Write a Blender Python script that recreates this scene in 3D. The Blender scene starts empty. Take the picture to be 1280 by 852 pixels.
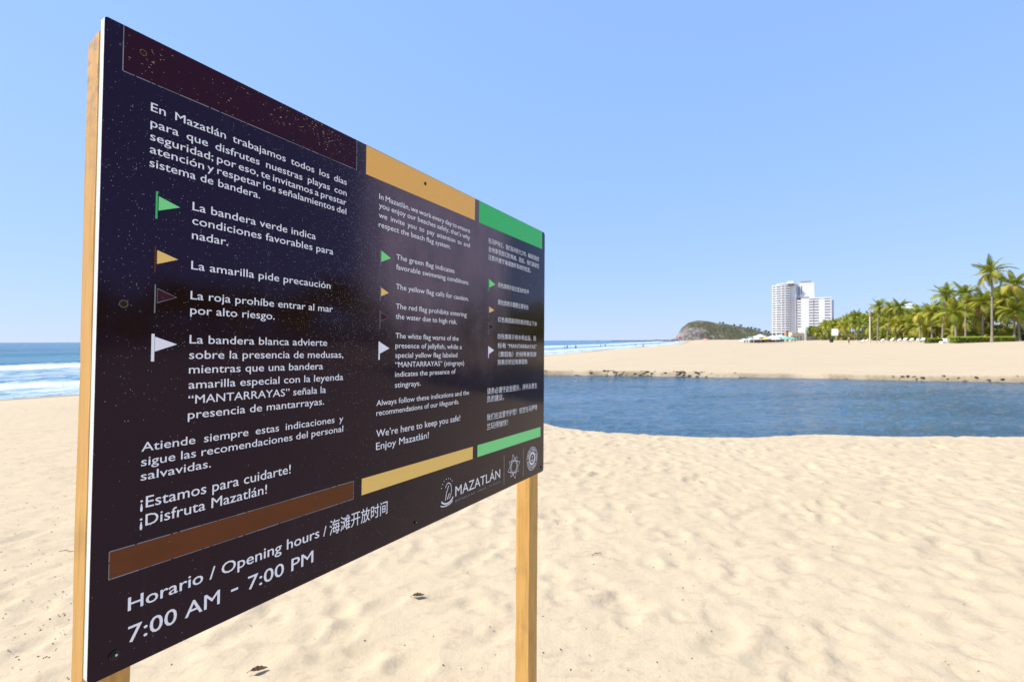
import bpy, math, random
import numpy as np
from mathutils import Vector, Matrix

random.seed(7)
rng = np.random.default_rng(11)
SC = bpy.context.scene
COL = SC.collection
PI = math.pi

# ------------------------------------------------------------------ camera
F = 612.0                                   # focal length for a picture 1280 wide
EYE = Vector((0, 0, 1.6))
Zw = -Vector((0.0039, 1.0, 0.00082)).normalized()      # world axes seen in the camera's frame (x right, y down, z ahead)
Yw = Vector((0, 0, 1)); Yw = (Yw - Yw.dot(Zw) * Zw).normalized()
Xw = Yw.cross(Zw).normalized()


def cam2world(v):
    v = Vector(v)
    return Vector((Xw.dot(v), Yw.dot(v), Zw.dot(v)))


cd = bpy.data.cameras.new('camera')
cam = bpy.data.objects.new('camera', cd)
COL.objects.link(cam)
cx, cy_, cz = cam2world((1, 0, 0)), cam2world((0, -1, 0)), cam2world((0, 0, -1))
cam.matrix_world = Matrix(((cx.x, cy_.x, cz.x, EYE.x), (cx.y, cy_.y, cz.y, EYE.y), (cx.z, cy_.z, cz.z, EYE.z), (0, 0, 0, 1)))
cd.sensor_width = 36
cd.lens = F / 1280 * 36
cd.clip_start = 0.05
cd.clip_end = 60000
cd.dof.use_dof = True
cd.dof.focus_distance = 1.0
cd.dof.aperture_fstop = 7.5
SC.camera = cam

# ------------------------------------------------------------------ light
SUN_EL = math.radians(49)
sun_h = Vector((-1.0, 0.02, 0)).normalized()
sun_dir = Vector((sun_h.x * math.cos(SUN_EL), sun_h.y * math.cos(SUN_EL), math.sin(SUN_EL)))
w = bpy.data.worlds.new('World')
SC.world = w
w.use_nodes = True
wn = w.node_tree.nodes
wl = w.node_tree.links
wn.clear()
sky = wn.new('ShaderNodeTexSky')
sky.sky_type = 'NISHITA'
sky.sun_disc = False
sky.sun_elevation = SUN_EL
sky.sun_rotation = math.atan2(sun_h.x, sun_h.y)
sky.altitude = 0
sky.air_density = 1.0
sky.dust_density = 0.0
sky.ozone_density = 4.0
sep = wn.new('ShaderNodeSeparateColor'); comb = wn.new('ShaderNodeCombineColor')      # tone curve of the camera on the whole sky
wl.new(sky.outputs[0], sep.inputs[0])
for i, (kk, gg) in enumerate(((0.316, 0.33), (0.387, 0.235), (0.560, 0.12))):
    m1 = wn.new('ShaderNodeMath'); m1.operation = 'MULTIPLY'; m1.inputs[1].default_value = 0.13
    m2 = wn.new('ShaderNodeMath'); m2.operation = 'POWER'; m2.inputs[1].default_value = gg
    m3 = wn.new('ShaderNodeMath'); m3.operation = 'MULTIPLY'; m3.inputs[1].default_value = kk / 0.13
    wl.new(sep.outputs[i], m1.inputs[0]); wl.new(m1.outputs[0], m2.inputs[0]); wl.new(m2.outputs[0], m3.inputs[0]); wl.new(m3.outputs[0], comb.inputs[i])
bg = wn.new('ShaderNodeBackground')
bg.inputs['Strength'].default_value = 0.13
wo = wn.new('ShaderNodeOutputWorld')
wl.new(comb.outputs[0], bg.inputs['Color'])
wl.new(bg.outputs[0], wo.inputs['Surface'])
sl = bpy.data.lights.new('sun', 'SUN')
sl.energy = 3.4
sl.angle = math.radians(0.53)
sl.color = (1.0, 0.955, 0.88)
so = bpy.data.objects.new('sun', sl)
COL.objects.link(so)
so.rotation_euler = (-sun_dir).to_track_quat('-Z', 'Y').to_euler()
so.location = (-20, 0, 30)
SC.view_settings.view_transform = 'Standard'
SC.view_settings.look = 'None'
SC.view_settings.exposure = 1.0
SC.view_settings.gamma = 1.0


# ------------------------------------------------------------------ materials
def mat(name, color, rough=0.7, spec=0.4, **kw):
    m = bpy.data.materials.new(name)
    m.use_nodes = True
    b = m.node_tree.nodes['Principled BSDF']
    b.inputs['Base Color'].default_value = (*color, 1)
    b.inputs['Roughness'].default_value = rough
    b.inputs['Specular IOR Level'].default_value = spec
    for k, v in kw.items():
        b.inputs[k.replace('_', ' ')].default_value = v
    return m


class NT:
    def __init__(s, m):
        s.t = m.node_tree; s.n = s.t.nodes; s.l = s.t.links; s.b = s.n['Principled BSDF']
        s.co = s.n.new('ShaderNodeTexCoord')

    def node(s, ty, **kw):
        n = s.n.new(ty)
        for k, v in kw.items():
            if k in n.inputs and not hasattr(n, k):
                n.inputs[k].default_value = v
            elif hasattr(n, k):
                setattr(n, k, v)
            else:
                n.inputs[k].default_value = v
        return n

    def mapping(s, out, scale=(1, 1, 1), loc=(0, 0, 0), rot=(0, 0, 0)):
        m = s.n.new('ShaderNodeMapping')
        m.inputs['Scale'].default_value = scale
        m.inputs['Location'].default_value = loc
        m.inputs['Rotation'].default_value = rot
        s.l.new(out, m.inputs['Vector'])
        return m.outputs[0]

    def noise(s, vec, scale, detail=4, rough=0.55, dist=0.0):
        n = s.n.new('ShaderNodeTexNoise')
        n.inputs['Scale'].default_value = scale
        n.inputs['Detail'].default_value = detail
        n.inputs['Roughness'].default_value = rough
        n.inputs['Distortion'].default_value = dist
        s.l.new(vec, n.inputs['Vector'])
        return n.outputs['Fac']

    def voronoi(s, vec, scale, feature='F1'):
        n = s.n.new('ShaderNodeTexVoronoi')
        n.feature = feature
        n.inputs['Scale'].default_value = scale
        s.l.new(vec, n.inputs['Vector'])
        return n

    def math(s, op, a, b=0.5, c=None, clamp=False):
        n = s.n.new('ShaderNodeMath')
        n.operation = op
        n.use_clamp = clamp
        for i, v in enumerate((a, b, c)):
            if v is None: continue
            if isinstance(v, (int, float)): n.inputs[i].default_value = v
            else: s.l.new(v, n.inputs[i])
        return n.outputs[0]

    def remap(s, v, a, b, c=0.0, d=1.0, smooth=False):
        n = s.n.new('ShaderNodeMapRange')
        n.interpolation_type = 'SMOOTHSTEP' if smooth else 'LINEAR'
        for k, x in zip(('From Min', 'From Max', 'To Min', 'To Max'), (a, b, c, d)):
            n.inputs[k].default_value = x
        s.l.new(v, n.inputs['Value'])
        return n.outputs[0]

    def mix(s, f, a, b, mode='MIX'):
        n = s.n.new('ShaderNodeMix')
        n.data_type = 'RGBA'
        n.blend_type = mode
        for sock, v in ((n.inputs[0], f), (n.inputs[6], a), (n.inputs[7], b)):
            if isinstance(v, (int, float)): sock.default_value = v
            elif isinstance(v, tuple): sock.default_value = (*v, 1)
            else: s.l.new(v, sock)
        return n.outputs[2]

    def bump(s, h, strength=0.5, dist=0.01, normal=None):
        n = s.n.new('ShaderNodeBump')
        n.inputs['Strength'].default_value = strength
        n.inputs['Distance'].default_value = dist
        s.l.new(h, n.inputs['Height'])
        if normal: s.l.new(normal, n.inputs['Normal'])
        return n.outputs[0]

    def set(s, name, out):
        s.l.new(out, s.b.inputs[name])


def mottled(name, c1, c2, scale, rough=0.8, spec=0.3, per_object=0.0, bump=0.0, bd=0.02):
    m = mat(name, c1, rough, spec)
    t = NT(m)
    n = t.noise(t.co.outputs['Object'], scale, 4)
    n = t.remap(n, 0.3, 0.7)
    c = t.mix(n, c1, c2)
    if per_object:
        oi = t.n.new('ShaderNodeObjectInfo')
        v = t.remap(oi.outputs['Random'], 0, 1, 1 - per_object, 1 + per_object)
        h = t.node('ShaderNodeHueSaturation')
        t.l.new(v, h.inputs['Value'])
        hu = t.remap(oi.outputs['Random'], 0, 1, 0.515, 0.475)
        t.l.new(hu, h.inputs['Hue'])
        t.l.new(c, h.inputs['Color'])
        c = h.outputs[0]
    t.set('Base Color', c)
    if bump:
        t.set('Normal', t.bump(n, bump, bd))
    return m


M = {}
# sand
m = M['sand'] = mat('sand', (0.5, 0.4, 0.28), 0.95, 0.15)
t = NT(m)
P_ = t.co.outputs['Object']
big = t.remap(t.noise(P_, 0.35, 3), 0.3, 0.7)
mid = t.remap(t.noise(P_, 5.0, 5, 0.6), 0.3, 0.72)
fine = t.noise(P_, 420, 2, 0.7)
c = t.mix(big, (0.500, 0.392, 0.245), (0.545, 0.430, 0.278))
c = t.mix(t.math('MULTIPLY', mid, 0.22), c, (0.38, 0.28, 0.18))
pt = t.remap(t.noise(t.mapping(P_, (1, 1.5, 1)), 7.5, 4, 0.65, 0.6), 0.53, 0.65, 0, 0.55)
c = t.mix(pt, c, (0.36, 0.255, 0.165))
gr_ = t.remap(t.noise(P_, 95, 3, 0.75), 0.35, 0.65, 0.0, 0.30)
c = t.mix(gr_, c, (0.36, 0.27, 0.18))
c = t.mix(t.remap(fine, 0.3, 0.7, 0.0, 0.35), c, (0.54, 0.44, 0.31))
sp = t.voronoi(P_, 60)
dots = t.math('MULTIPLY', t.math('LESS_THAN', sp.outputs['Distance'], 0.10), t.math('GREATER_THAN', t.noise(P_, 31, 1), 0.62))
c = t.mix(t.math('MULTIPLY', dots, 0.5), c, (0.16, 0.11, 0.07))
at = t.node('ShaderNodeAttribute'); at.attribute_name = 'damp'
c = t.mix(at.outputs['Fac'], c, (0.20, 0.145, 0.085))
t.set('Base Color', c)
h1 = t.noise(P_, 3.2, 4, 0.55)
h2 = t.noise(P_, 14, 4, 0.6)
h3 = t.noise(P_, 230, 2, 0.6)
nn = t.bump(h1, 0.2, 0.06)
nn = t.bump(h2, 0.35, 0.018, nn)
nn = t.bump(t.noise(P_, 55, 3, 0.7), 0.4, 0.005, nn)
nn = t.bump(h3, 0.4, 0.002, nn)
t.set('Normal', nn)

# pond water
m = M['pond'] = mat('pond_water', (0.045, 0.105, 0.160), 0.07, 0.5, IOR=1.33)
t = NT(m)
P_ = t.mapping(t.co.outputs['Object'], (1.0, 1.9, 1), rot=(0, 0, 0.25))
a = t.noise(P_, 2.6, 5, 0.62, 0.3)
b_ = t.noise(P_, 9.0, 3, 0.6, 0.2)
patch = t.remap(t.noise(t.mapping(t.co.outputs['Object'], (0.10, 0.32, 1)), 1.0, 3, 0.5, 0.5), 0.35, 0.65, 0.35, 1.25)
a = t.math('MULTIPLY', a, patch); b_ = t.math('MULTIPLY', b_, patch)
nn = t.bump(a, 0.9, 0.09)
nn = t.bump(b_, 1.0, 0.085, nn)
t.set('Normal', nn)

# sea
m = M['sea'] = mat('sea_water', (0.01, 0.07, 0.12), 0.12, 0.22, IOR=1.33)
t = NT(m)
P_ = t.co.outputs['Object']
fo = t.node('ShaderNodeAttribute'); fo.attribute_name = 'foam_sheen'
of = t.node('ShaderNodeAttribute'); of.attribute_name = 'offshore'
fn = t.noise(t.mapping(P_, (1, 0.6, 1)), 1.3, 6, 0.7)
fm = t.remap(t.math('ADD', fo.outputs['Fac'], t.math('ADD', t.remap(fn, 0.25, 0.75, -0.26, 0.26), t.remap(t.noise(t.mapping(P_, (0.5, 0.22, 1)), 1.0, 5, 0.7), 0.3, 0.7, -0.22, 0.22))), 0.30, 0.80)
fm = t.math('MULTIPLY', fm, t.math('GREATER_THAN', fo.outputs['Fac'], 0.015))
deep = t.mix(t.remap(of.outputs['Fac'], 30, 160), (0.06, 0.19, 0.25), (0.014, 0.10, 0.17))
ch = t.remap(t.noise(t.mapping(P_, (0.12, 0.03, 1)), 1.0, 4, 0.6), 0.3, 0.7)
deep = t.mix(t.math('MULTIPLY', ch, 0.5), deep, (0.01, 0.11, 0.17))
c = t.mix(fm, deep, (0.60, 0.64, 0.71))
t.set('Base Color', c)
t.set('Roughness', t.remap(fm, 0, 1, 0.18, 0.85))
nn = t.bump(t.noise(t.mapping(P_, (1, 0.6, 1)), 0.55, 6, 0.65), 1.0, 0.9)
t.set('Normal', nn)


def wood(name, c1, c2, c3):
    m = mat(name, c1, 0.6, 0.3)
    t = NT(m)
    P = t.co.outputs['Object']
    g = t.noise(t.mapping(P, (1, 0.045, 1)), 95, 5, 0.6, 0.4)
    g2 = t.noise(t.mapping(P, (1, 0.10, 1)), 22, 3, 0.5, 0.8)
    c = t.mix(t.remap(g2, 0.3, 0.7), c1, c2)
    c = t.mix(t.remap(g, 0.48, 0.78, 0, 0.75), c, c3)
    k = t.voronoi(t.mapping(P, (1, 0.45, 1)), 5.5)
    c = t.mix(t.remap(k.outputs['Distance'], 0.045, 0.02, 0, 0.85), c, (0.10, 0.045, 0.015))
    blot = t.remap(t.noise(P, 7, 3), 0.56, 0.72, 0, 0.30)
    c = t.mix(blot, c, (0.20, 0.12, 0.06))
    sy = t.node('ShaderNodeSeparateXYZ'); t.l.new(P, sy.inputs[0])
    old = t.math('MULTIPLY', t.remap(sy.outputs[1], 1.72, 2.12, 0.0, 0.9, True), t.remap(t.noise(P, 38, 5, 0.7), 0.48, 0.66))
    c = t.mix(old, c, (0.26, 0.19, 0.13))
    run = t.remap(t.noise(t.mapping(P, (1, 0.06, 1)), 40, 4, 0.7), 0.6, 0.75, 0, 0.4)
    c = t.mix(run, c, (0.30, 0.19, 0.10))
    t.set('Base Color', c)
    t.set('Normal', t.bump(g, 0.35, 0.0015))
    return m


M['wood'] = wood('post_wood', (0.68, 0.39, 0.115), (0.58, 0.31, 0.085), (0.38, 0.18, 0.045))
M['wood_end'] = mottled('post_end_grain', (0.42, 0.23, 0.09), (0.22, 0.11, 0.04), 60, bump=0.4, bd=0.004)


# board print: salt specks lie on it; the face adds streaks and a brown area
def printed(name, color, rough=0.16, speck=1.0, board_face=True, fade=0.0, scratch=0.0):
    m = mat(name, color, rough, 0.42 if board_face else 0.16)
    if board_face: m.node_tree.nodes['Principled BSDF'].inputs['Specular Tint'].default_value = (0.46, 0.46, 0.92, 1)     # tint put into the face to deepen the reflected sky blue
    t = NT(m)
    P = t.co.outputs['Object']
    sx = t.node('ShaderNodeSeparateXYZ'); t.l.new(P, sx.inputs[0])
    X, Y = sx.outputs[0], sx.outputs[1]
    c = t.mix(0.0, color, color)
    if fade:
        f = t.remap(t.noise(t.mapping(P, (1.0, 2.5, 1)), 9, 5, 0.65), 0.35, 0.75, 0, fade)
        c = t.mix(f, c, tuple(min(1, q * 0.72 + 0.004) for q in color))
    brown_patch = None
    if board_face:
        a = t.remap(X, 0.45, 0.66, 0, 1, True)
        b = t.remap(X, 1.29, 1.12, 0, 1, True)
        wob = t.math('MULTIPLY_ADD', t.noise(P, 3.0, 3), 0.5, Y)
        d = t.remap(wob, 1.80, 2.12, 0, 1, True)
        brown_patch = t.math('MULTIPLY', t.math('MULTIPLY', a, b), d)  # lighter, rougher brown area on the upper middle of the face
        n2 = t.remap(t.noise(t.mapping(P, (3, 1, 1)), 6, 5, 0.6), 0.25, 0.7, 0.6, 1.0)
        brown_patch = t.math('MULTIPLY', brown_patch, n2)
        c = t.mix(t.math('MULTIPLY', brown_patch, 0.85), c, (0.20, 0.135, 0.145))
        # water runs down the face
        st = t.remap(t.noise(t.mapping(P, (1, 0.05, 1)), 26, 3, 0.6), 0.60, 0.72, 0, 0.14)
        c = t.mix(st, c, (0.05, 0.04, 0.04))
        sm = t.remap(t.noise(t.mapping(P, (1, 1, 1)), 9, 5, 0.7, 1.2), 0.60, 0.75, 0, 0.35)
        c = t.mix(sm, c, (0.003, 0.002, 0.002))
    # salt specks
    wv = t.n.new('ShaderNodeVectorMath'); wv.operation = 'ADD'
    wn_ = t.node('ShaderNodeTexNoise'); wn_.inputs['Scale'].default_value = 900
    t.l.new(P, wn_.inputs['Vector'])
    ws = t.n.new('ShaderNodeVectorMath'); ws.operation = 'SCALE'; ws.inputs['Scale'].default_value = 0.0022
    t.l.new(wn_.outputs['Color'], ws.inputs[0])
    t.l.new(P, wv.inputs[0]); t.l.new(ws.outputs[0], wv.inputs[1])
    v = t.voronoi(wv.outputs[0], 430)
    rnd = t.node('ShaderNodeSeparateColor'); t.l.new(v.outputs['Color'], rnd.inputs[0])
    dens = t.remap(t.noise(P, 5.0, 3), 0.35, 0.75, 0.02, 0.26)
    near = t.math('MULTIPLY', t.remap(X, 0.30, 0.50, 0, 1, True), t.remap(X, 0.72, 0.56, 0, 1, True))
    low = t.remap(Y, 1.45, 1.72, 0.12, 1, True)
    dens = t.math('ADD', dens, t.math('MULTIPLY', near, 0.34))
    dens = t.math('MULTIPLY', t.math('MULTIPLY', dens, low), speck)
    pick = t.math('LESS_THAN', rnd.outputs[0], dens)
    size = t.math('MULTIPLY_ADD', rnd.outputs[1], 0.22, 0.08)
    dot = t.math('MULTIPLY', pick, t.math('LESS_THAN', v.outputs['Distance'], size))
    c = t.mix(t.math('MULTIPLY', dot, 0.75), c, (0.42, 0.42, 0.46))
    if scratch:
        v2 = t.voronoi(t.mapping(wv.outputs[0], (0.8, 2.3, 1), rot=(0, 0, 0.6)), 190)
        r2 = t.node('ShaderNodeSeparateColor'); t.l.new(v2.outputs['Color'], r2.inputs[0])
        top = t.remap(Y, 2.045, 2.10, 0.12, 1.0, True)
        dn = t.math('MULTIPLY', t.math('MULTIPLY', t.remap(t.noise(P, 14, 3), 0.42, 0.66, 0, 0.45), top), scratch)
        d2 = t.math('MULTIPLY', t.math('LESS_THAN', r2.outputs[2], dn), t.math('LESS_THAN', v2.outputs['Distance'], t.math('MULTIPLY_ADD', r2.outputs[0], 0.30, 0.06)))
        c = t.mix(d2, c, (0.42, 0.27, 0.13))
    t.set('Base Color', c)
    r = t.remap(t.noise(P, 12, 4, 0.6), 0.3, 0.7, rough * 0.75, rough * 1.3)
    if brown_patch is not None:
        r = t.math('MULTIPLY_ADD', brown_patch, 0.35, r)
    r = t.math('MULTIPLY_ADD', dot, 0.5, r, clamp=True)
    t.set('Roughness', r)
    t.set('Normal', t.bump(t.noise(P, 3.0, 2), 0.12, 0.01))
    return m


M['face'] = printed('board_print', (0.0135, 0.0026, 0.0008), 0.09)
M['white_edge'] = mottled('board_core', (0.80, 0.80, 0.78), (0.70, 0.69, 0.66), 40, 0.6)
M['letter'] = printed('white_print', (0.93, 0.91, 0.93), 0.3, 0.3, board_face=False)
M['maroon'] = printed('maroon_print', (0.030, 0.0006, 0.010), 0.2, 0.3, board_face=False, fade=0.6, scratch=1.0)
M['faded_red'] = printed('faded_red_print', (0.150, 0.042, 0.013), 0.2, 0.3, board_face=False, fade=0.9)
M['yellow'] = printed('yellow_print', (0.95, 0.50, 0.12), 0.3, 0.15, board_face=False, fade=0.1)
M['yellow_low'] = printed('yellow_print_low', (0.97, 0.62, 0.17), 0.3, 0.15, board_face=False, fade=0.1)
M['green'] = printed('green_print', (0.06, 0.56, 0.15), 0.3, 0.15, board_face=False, fade=0.1)
M['green_low'] = printed('green_print_low', (0.24, 0.80, 0.27), 0.3, 0.15, board_face=False, fade=0.1)
M['dim_line'] = printed('grey_line_print', (0.26, 0.25, 0.28), 0.3, 0.3, board_face=False)
M['screw_metal'] = mat('dark_screw', (0.02, 0.02, 0.02), 0.3, 0.6, Metallic=0.7)
M['hole'] = mat('hole_inside', (0.012, 0.010, 0.008), 0.9)


# ------------------------------------------------------------------ object helpers
def link(o, parent=None):
    COL.objects.link(o)
    if parent is not None: o.parent = parent
    return o


def props(o, label=None, cat=None, group=None, kind=None):
    if label: o['label'] = label
    if cat: o['category'] = cat
    if group: o['group'] = group
    if kind: o['kind'] = kind
    return o


def empty(name, loc, rz=0.0):
    o = bpy.data.objects.new(name, None)
    o.empty_display_size = 0.2
    link(o)
    o.location = loc
    o.rotation_euler = (0, 0, rz)
    return o


class MB:
    def __init__(s): s.v = []; s.f = []; s.m = []

    def add(s, vs, fs, mi=0):
        b = len(s.v)
        s.v += [tuple(p) for p in vs]
        s.f += [tuple(b + i for i in f) for f in fs]
        s.m += [mi] * len(fs)

    def box(s, x0, x1, y0, y1, z0, z1, mi=0):
        s.add([(x0, y0, z0), (x1, y0, z0), (x1, y1, z0), (x0, y1, z0), (x0, y0, z1), (x1, y0, z1), (x1, y1, z1), (x0, y1, z1)],
              [(0, 3, 2, 1), (4, 5, 6, 7), (0, 1, 5, 4), (1, 2, 6, 5), (2, 3, 7, 6), (3, 0, 4, 7)], mi)

    def tube(s, pts, rad, n=8, mi=0, caps=True):
        pts = [Vector(p) for p in pts]
        b = len(s.v)
        up = Vector((0, 0, 1))
        for i, p in enumerate(pts):
            d = (pts[min(i + 1, len(pts) - 1)] - pts[max(i - 1, 0)]).normalized()
            a = d.cross(up) if abs(d.z) < 0.95 else d.cross(Vector((1, 0, 0)))
            a.normalize(); c = d.cross(a)
            r = rad[i] if isinstance(rad, (list, tuple)) else rad
            for k in range(n):
                th = 2 * PI * k / n
                s.v.append(tuple(p + a * (r * math.cos(th)) + c * (r * math.sin(th))))
        for i in range(len(pts) - 1):
            for k in range(n):
                s.f.append((b + i * n + k, b + i * n + (k + 1) % n, b + (i + 1) * n + (k + 1) % n, b + (i + 1) * n + k)); s.m.append(mi)
        if caps:
            s.f.append(tuple(b + k for k in range(n))[::-1]); s.m.append(mi)
            e = b + (len(pts) - 1) * n
            s.f.append(tuple(e + k for k in range(n))); s.m.append(mi)

    def prism(s, poly, z0, z1, mi=0):
        n = len(poly)
        s.add([(x, y, z0) for x, y in poly] + [(x, y, z1) for x, y in poly],
              [tuple(range(n))[::-1], tuple(range(n, 2 * n))] + [(i, (i + 1) % n, n + (i + 1) % n, n + i) for i in range(n)], mi)

    def strip(s, pts, wd, z, closed=False, mi=0):
        """a flat printed line in the plane of the board"""
        pts = [Vector((p[0], p[1], 0)) for p in pts]
        n = len(pts)
        L = []
        for i, p in enumerate(pts):
            if closed: a, c = pts[i - 1], pts[(i + 1) % n]
            else: a, c = pts[max(i - 1, 0)], pts[min(i + 1, n - 1)]
            d = (c - a).normalized(); q = Vector((-d.y, d.x, 0)) * wd / 2
            L += [(p.x + q.x, p.y + q.y, z), (p.x - q.x, p.y - q.y, z)]
        fs = []
        for i in range(n if closed else n - 1):
            j = (i + 1) % n
            fs.append((2 * i, 2 * i + 1, 2 * j + 1, 2 * j))
        s.add(L, fs, mi)

    def mesh(s, name, mats):
        me = bpy.data.meshes.new(name)
        me.from_pydata(s.v, [], s.f)
        if not isinstance(mats, (list, tuple)): mats = [mats]
        for q in mats: me.materials.append(q)
        if len(mats) > 1: me.polygons.foreach_set('material_index', s.m)
        me.update()
        return me

    def obj(s, name, mats, parent=None, smooth=False, loc=None):
        me = s.mesh(name, mats)
        if smooth: me.polygons.foreach_set('use_smooth', [True] * len(me.polygons))
        o = bpy.data.objects.new(name, me)
        link(o, parent)
        if loc is not None: o.location = loc
        return o


def inst(name, me, parent=None, loc=(0, 0, 0), rot=(0, 0, 0), sc=1.0):
    o = bpy.data.objects.new(name, me)
    link(o, parent)
    o.location = loc; o.rotation_euler = rot
    o.scale = (sc, sc, sc) if isinstance(sc, (int, float)) else sc
    return o


def copy_tree(o, parent=None):
    kids = [c for c in KIDS.get(o.name, [])]
    c = o.copy()
    COL.objects.link(c)
    if parent is not None: c.parent = parent
    KIDS[c.name] = []
    for k in kids:
        KIDS[c.name].append(copy_tree(k, c))
    return c


KIDS = {}


def register(o):
    for c in o.children_recursive:
        KIDS.setdefault(c.parent.name, []).append(c)


# smooth value noise on numpy arrays
def vnoise(x, y, seed=0):
    xi = np.floor(x).astype(np.int64); yi = np.floor(y).astype(np.int64)
    fx = x - xi; fy = y - yi
    fx = fx * fx * (3 - 2 * fx); fy = fy * fy * (3 - 2 * fy)

    def hsh(a, b):
        h = (a * 374761393 + b * 668265263 + seed * 974711) & 0x7fffffff
        h = ((h ^ (h >> 13)) * 1274126177) & 0x7fffffff
        return ((h ^ (h >> 16)) & 0xffff) / 65535.0
    a = hsh(xi, yi); b = hsh(xi + 1, yi); c = hsh(xi, yi + 1); d = hsh(xi + 1, yi + 1)
    return (a * (1 - fx) + b * fx) * (1 - fy) + (c * (1 - fx) + d * fx) * fy


def fbm(x, y, oct=4, seed=0):
    r = 0; a = 0.5
    for i in range(oct):
        r = r + a * (vnoise(x * 2 ** i, y * 2 ** i, seed + i) - 0.5)
        a *= 0.5
    return r


def smooth(x, a, b):
    t_ = np.clip((x - a) / (b - a), 0, 1)
    return t_ * t_ * (3 - 2 * t_)


# ------------------------------------------------------------------ terrain
SEA_Z, POND_Z = -1.0, -0.35
SHY = np.array([-4000, -200, -50, 0, 22, 40, 60, 86, 160, 298, 600, 1000, 1500, 1800, 30000.])
SHX = np.array([-4000, -240, -85, -42, -22.8, -11, -3.5, 5.7, 38, 101, 215, 345, 500, 640, 10200.])


def shore_x(Y): return np.interp(Y, SHY, SHX)


POND = np.array([(-4.5, 19), (-3.6, 15.5), (-2.0, 12.9), (-0.6, 11.3), (0.69, 10.25), (1.22, 9.42), (1.75, 9.0), (2.27, 8.78), (3.16, 8.45), (3.8, 8.42), (4.4, 8.55),
                 (5.0, 8.66), (5.6, 8.5), (6.2, 8.36), (7.2, 8.33), (8.5, 8.2), (12, 7.9), (18, 7.2), (26, 6.8), (36, 7.5), (44, 11), (44, 16), (36, 19.2), (29, 20.4),
                 (22.6, 21.6), (19, 22.9), (14.5, 24.8), (11.5, 25.2), (8.8, 26.0), (5.5, 26.9), (2, 27.6), (-1.5, 27.0), (-3.8, 24)])


def pond_sd(X, Y):
    """signed distance, negative inside"""
    X = np.asarray(X, float); Y = np.asarray(Y, float)
    d = np.full(X.shape, 1e9); ins = np.zeros(X.shape, bool)
    n = len(POND)
    for i in range(n):
        ax, ay = POND[i]; bx, by = POND[(i + 1) % n]
        ex, ey = bx - ax, by - ay
        tt = np.clip(((X - ax) * ex + (Y - ay) * ey) / (ex * ex + ey * ey), 0, 1)
        d = np.minimum(d, (X - ax - tt * ex) ** 2 + (Y - ay - tt * ey) ** 2)
        if by != ay:
            ins ^= ((ay > Y) != (by > Y)) & (X < (bx - ax) * (Y - ay) / (by - ay) + ax)
    d = np.sqrt(d)
    return np.where(ins, -d, d)


def ground(X, Y, detail=False):
    X = np.asarray(X, float); Y = np.asarray(Y, float)
    d = (X - shore_x(Y)) * 0.8
    d = d + 0.7 * np.sin(Y * 0.11) * np.exp(-np.abs(d) / 12)
    z = np.where(d < 0, SEA_Z + d * 0.05, SEA_Z - SEA_Z * smooth(d, -6, 17) - 0.16 * (1 - smooth(d, 0, 17)))
    z = np.maximum(z, -4.0)
    z = z + (1.22 + 0.25 * smooth(Y, 90, 260)) * smooth(d, 32, 68)
    z = z + 0.12 * fbm(X * 0.12 + 5, Y * 0.12, 3, 3) * smooth(d, 4, 14)
    near = (X > -8) & (X < 48) & (Y > 3) & (Y < 32)
    if np.any(near):
        sd = np.where(near, 0.0, 50.0)
        sd[near] = pond_sd(X[near], Y[near])
        sd = sd + 0.16 * fbm(X * 0.9, Y * 0.9, 3, 8)
        far = smooth(Y, 14, 20)
        z = z - far * 0.10 * (1 - smooth(sd, 0.0, 6.0))
        wid = 0.5 - 0.26 * far
        drop = 1 - smooth(sd, 0.0, wid)
        z = z * (1 - drop) + drop * (POND_Z - 0.10 + np.minimum(0, sd) * 0.35)
        z = np.where(sd < -3, -1.6, z)
    return z


def gz(x, y): return float(ground(np.array([x]), np.array([y]))[0])


def graded(lo, hi, c0, c1, s, g, smax=1e9):
    """coordinates spaced s between c0 and c1, growing outside"""
    a = list(np.arange(c0, c1, s)); p = a[-1]; st = s
    up = []
    while p < hi:
        st = min(st * g, smax); p += st; up.append(p)
    p = c0; st = s; dn = []
    while p > lo:
        st = min(st * g, smax); p -= st; dn.append(p)
    return np.array(dn[::-1] + a + up)


xs = graded(-4000, 5000, -3.2, 7.5, 0.03, 1.028)
ys = graded(-3000, 9, 1.8, 9.2, 0.03, 1.06)
ys = ys[ys < 9.2]
p_, st_ = ys[-1], 0.03
ex = []
while p_ < 7000:
    if p_ < 30: st_ = min(st_ * 1.03, 0.11)
    else: st_ *= 1.035
    p_ += st_; ex.append(p_)
ys = np.concatenate([ys, ex])
GX, GY = np.meshgrid(xs, ys)
GZ = ground(GX, GY)
sdp = np.full(GX.shape, 50.0)
nr = (GX > -8) & (GX < 48) & (GY > 3) & (GY < 32)
sdp[nr] = pond_sd(GX[nr], GY[nr])
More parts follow.
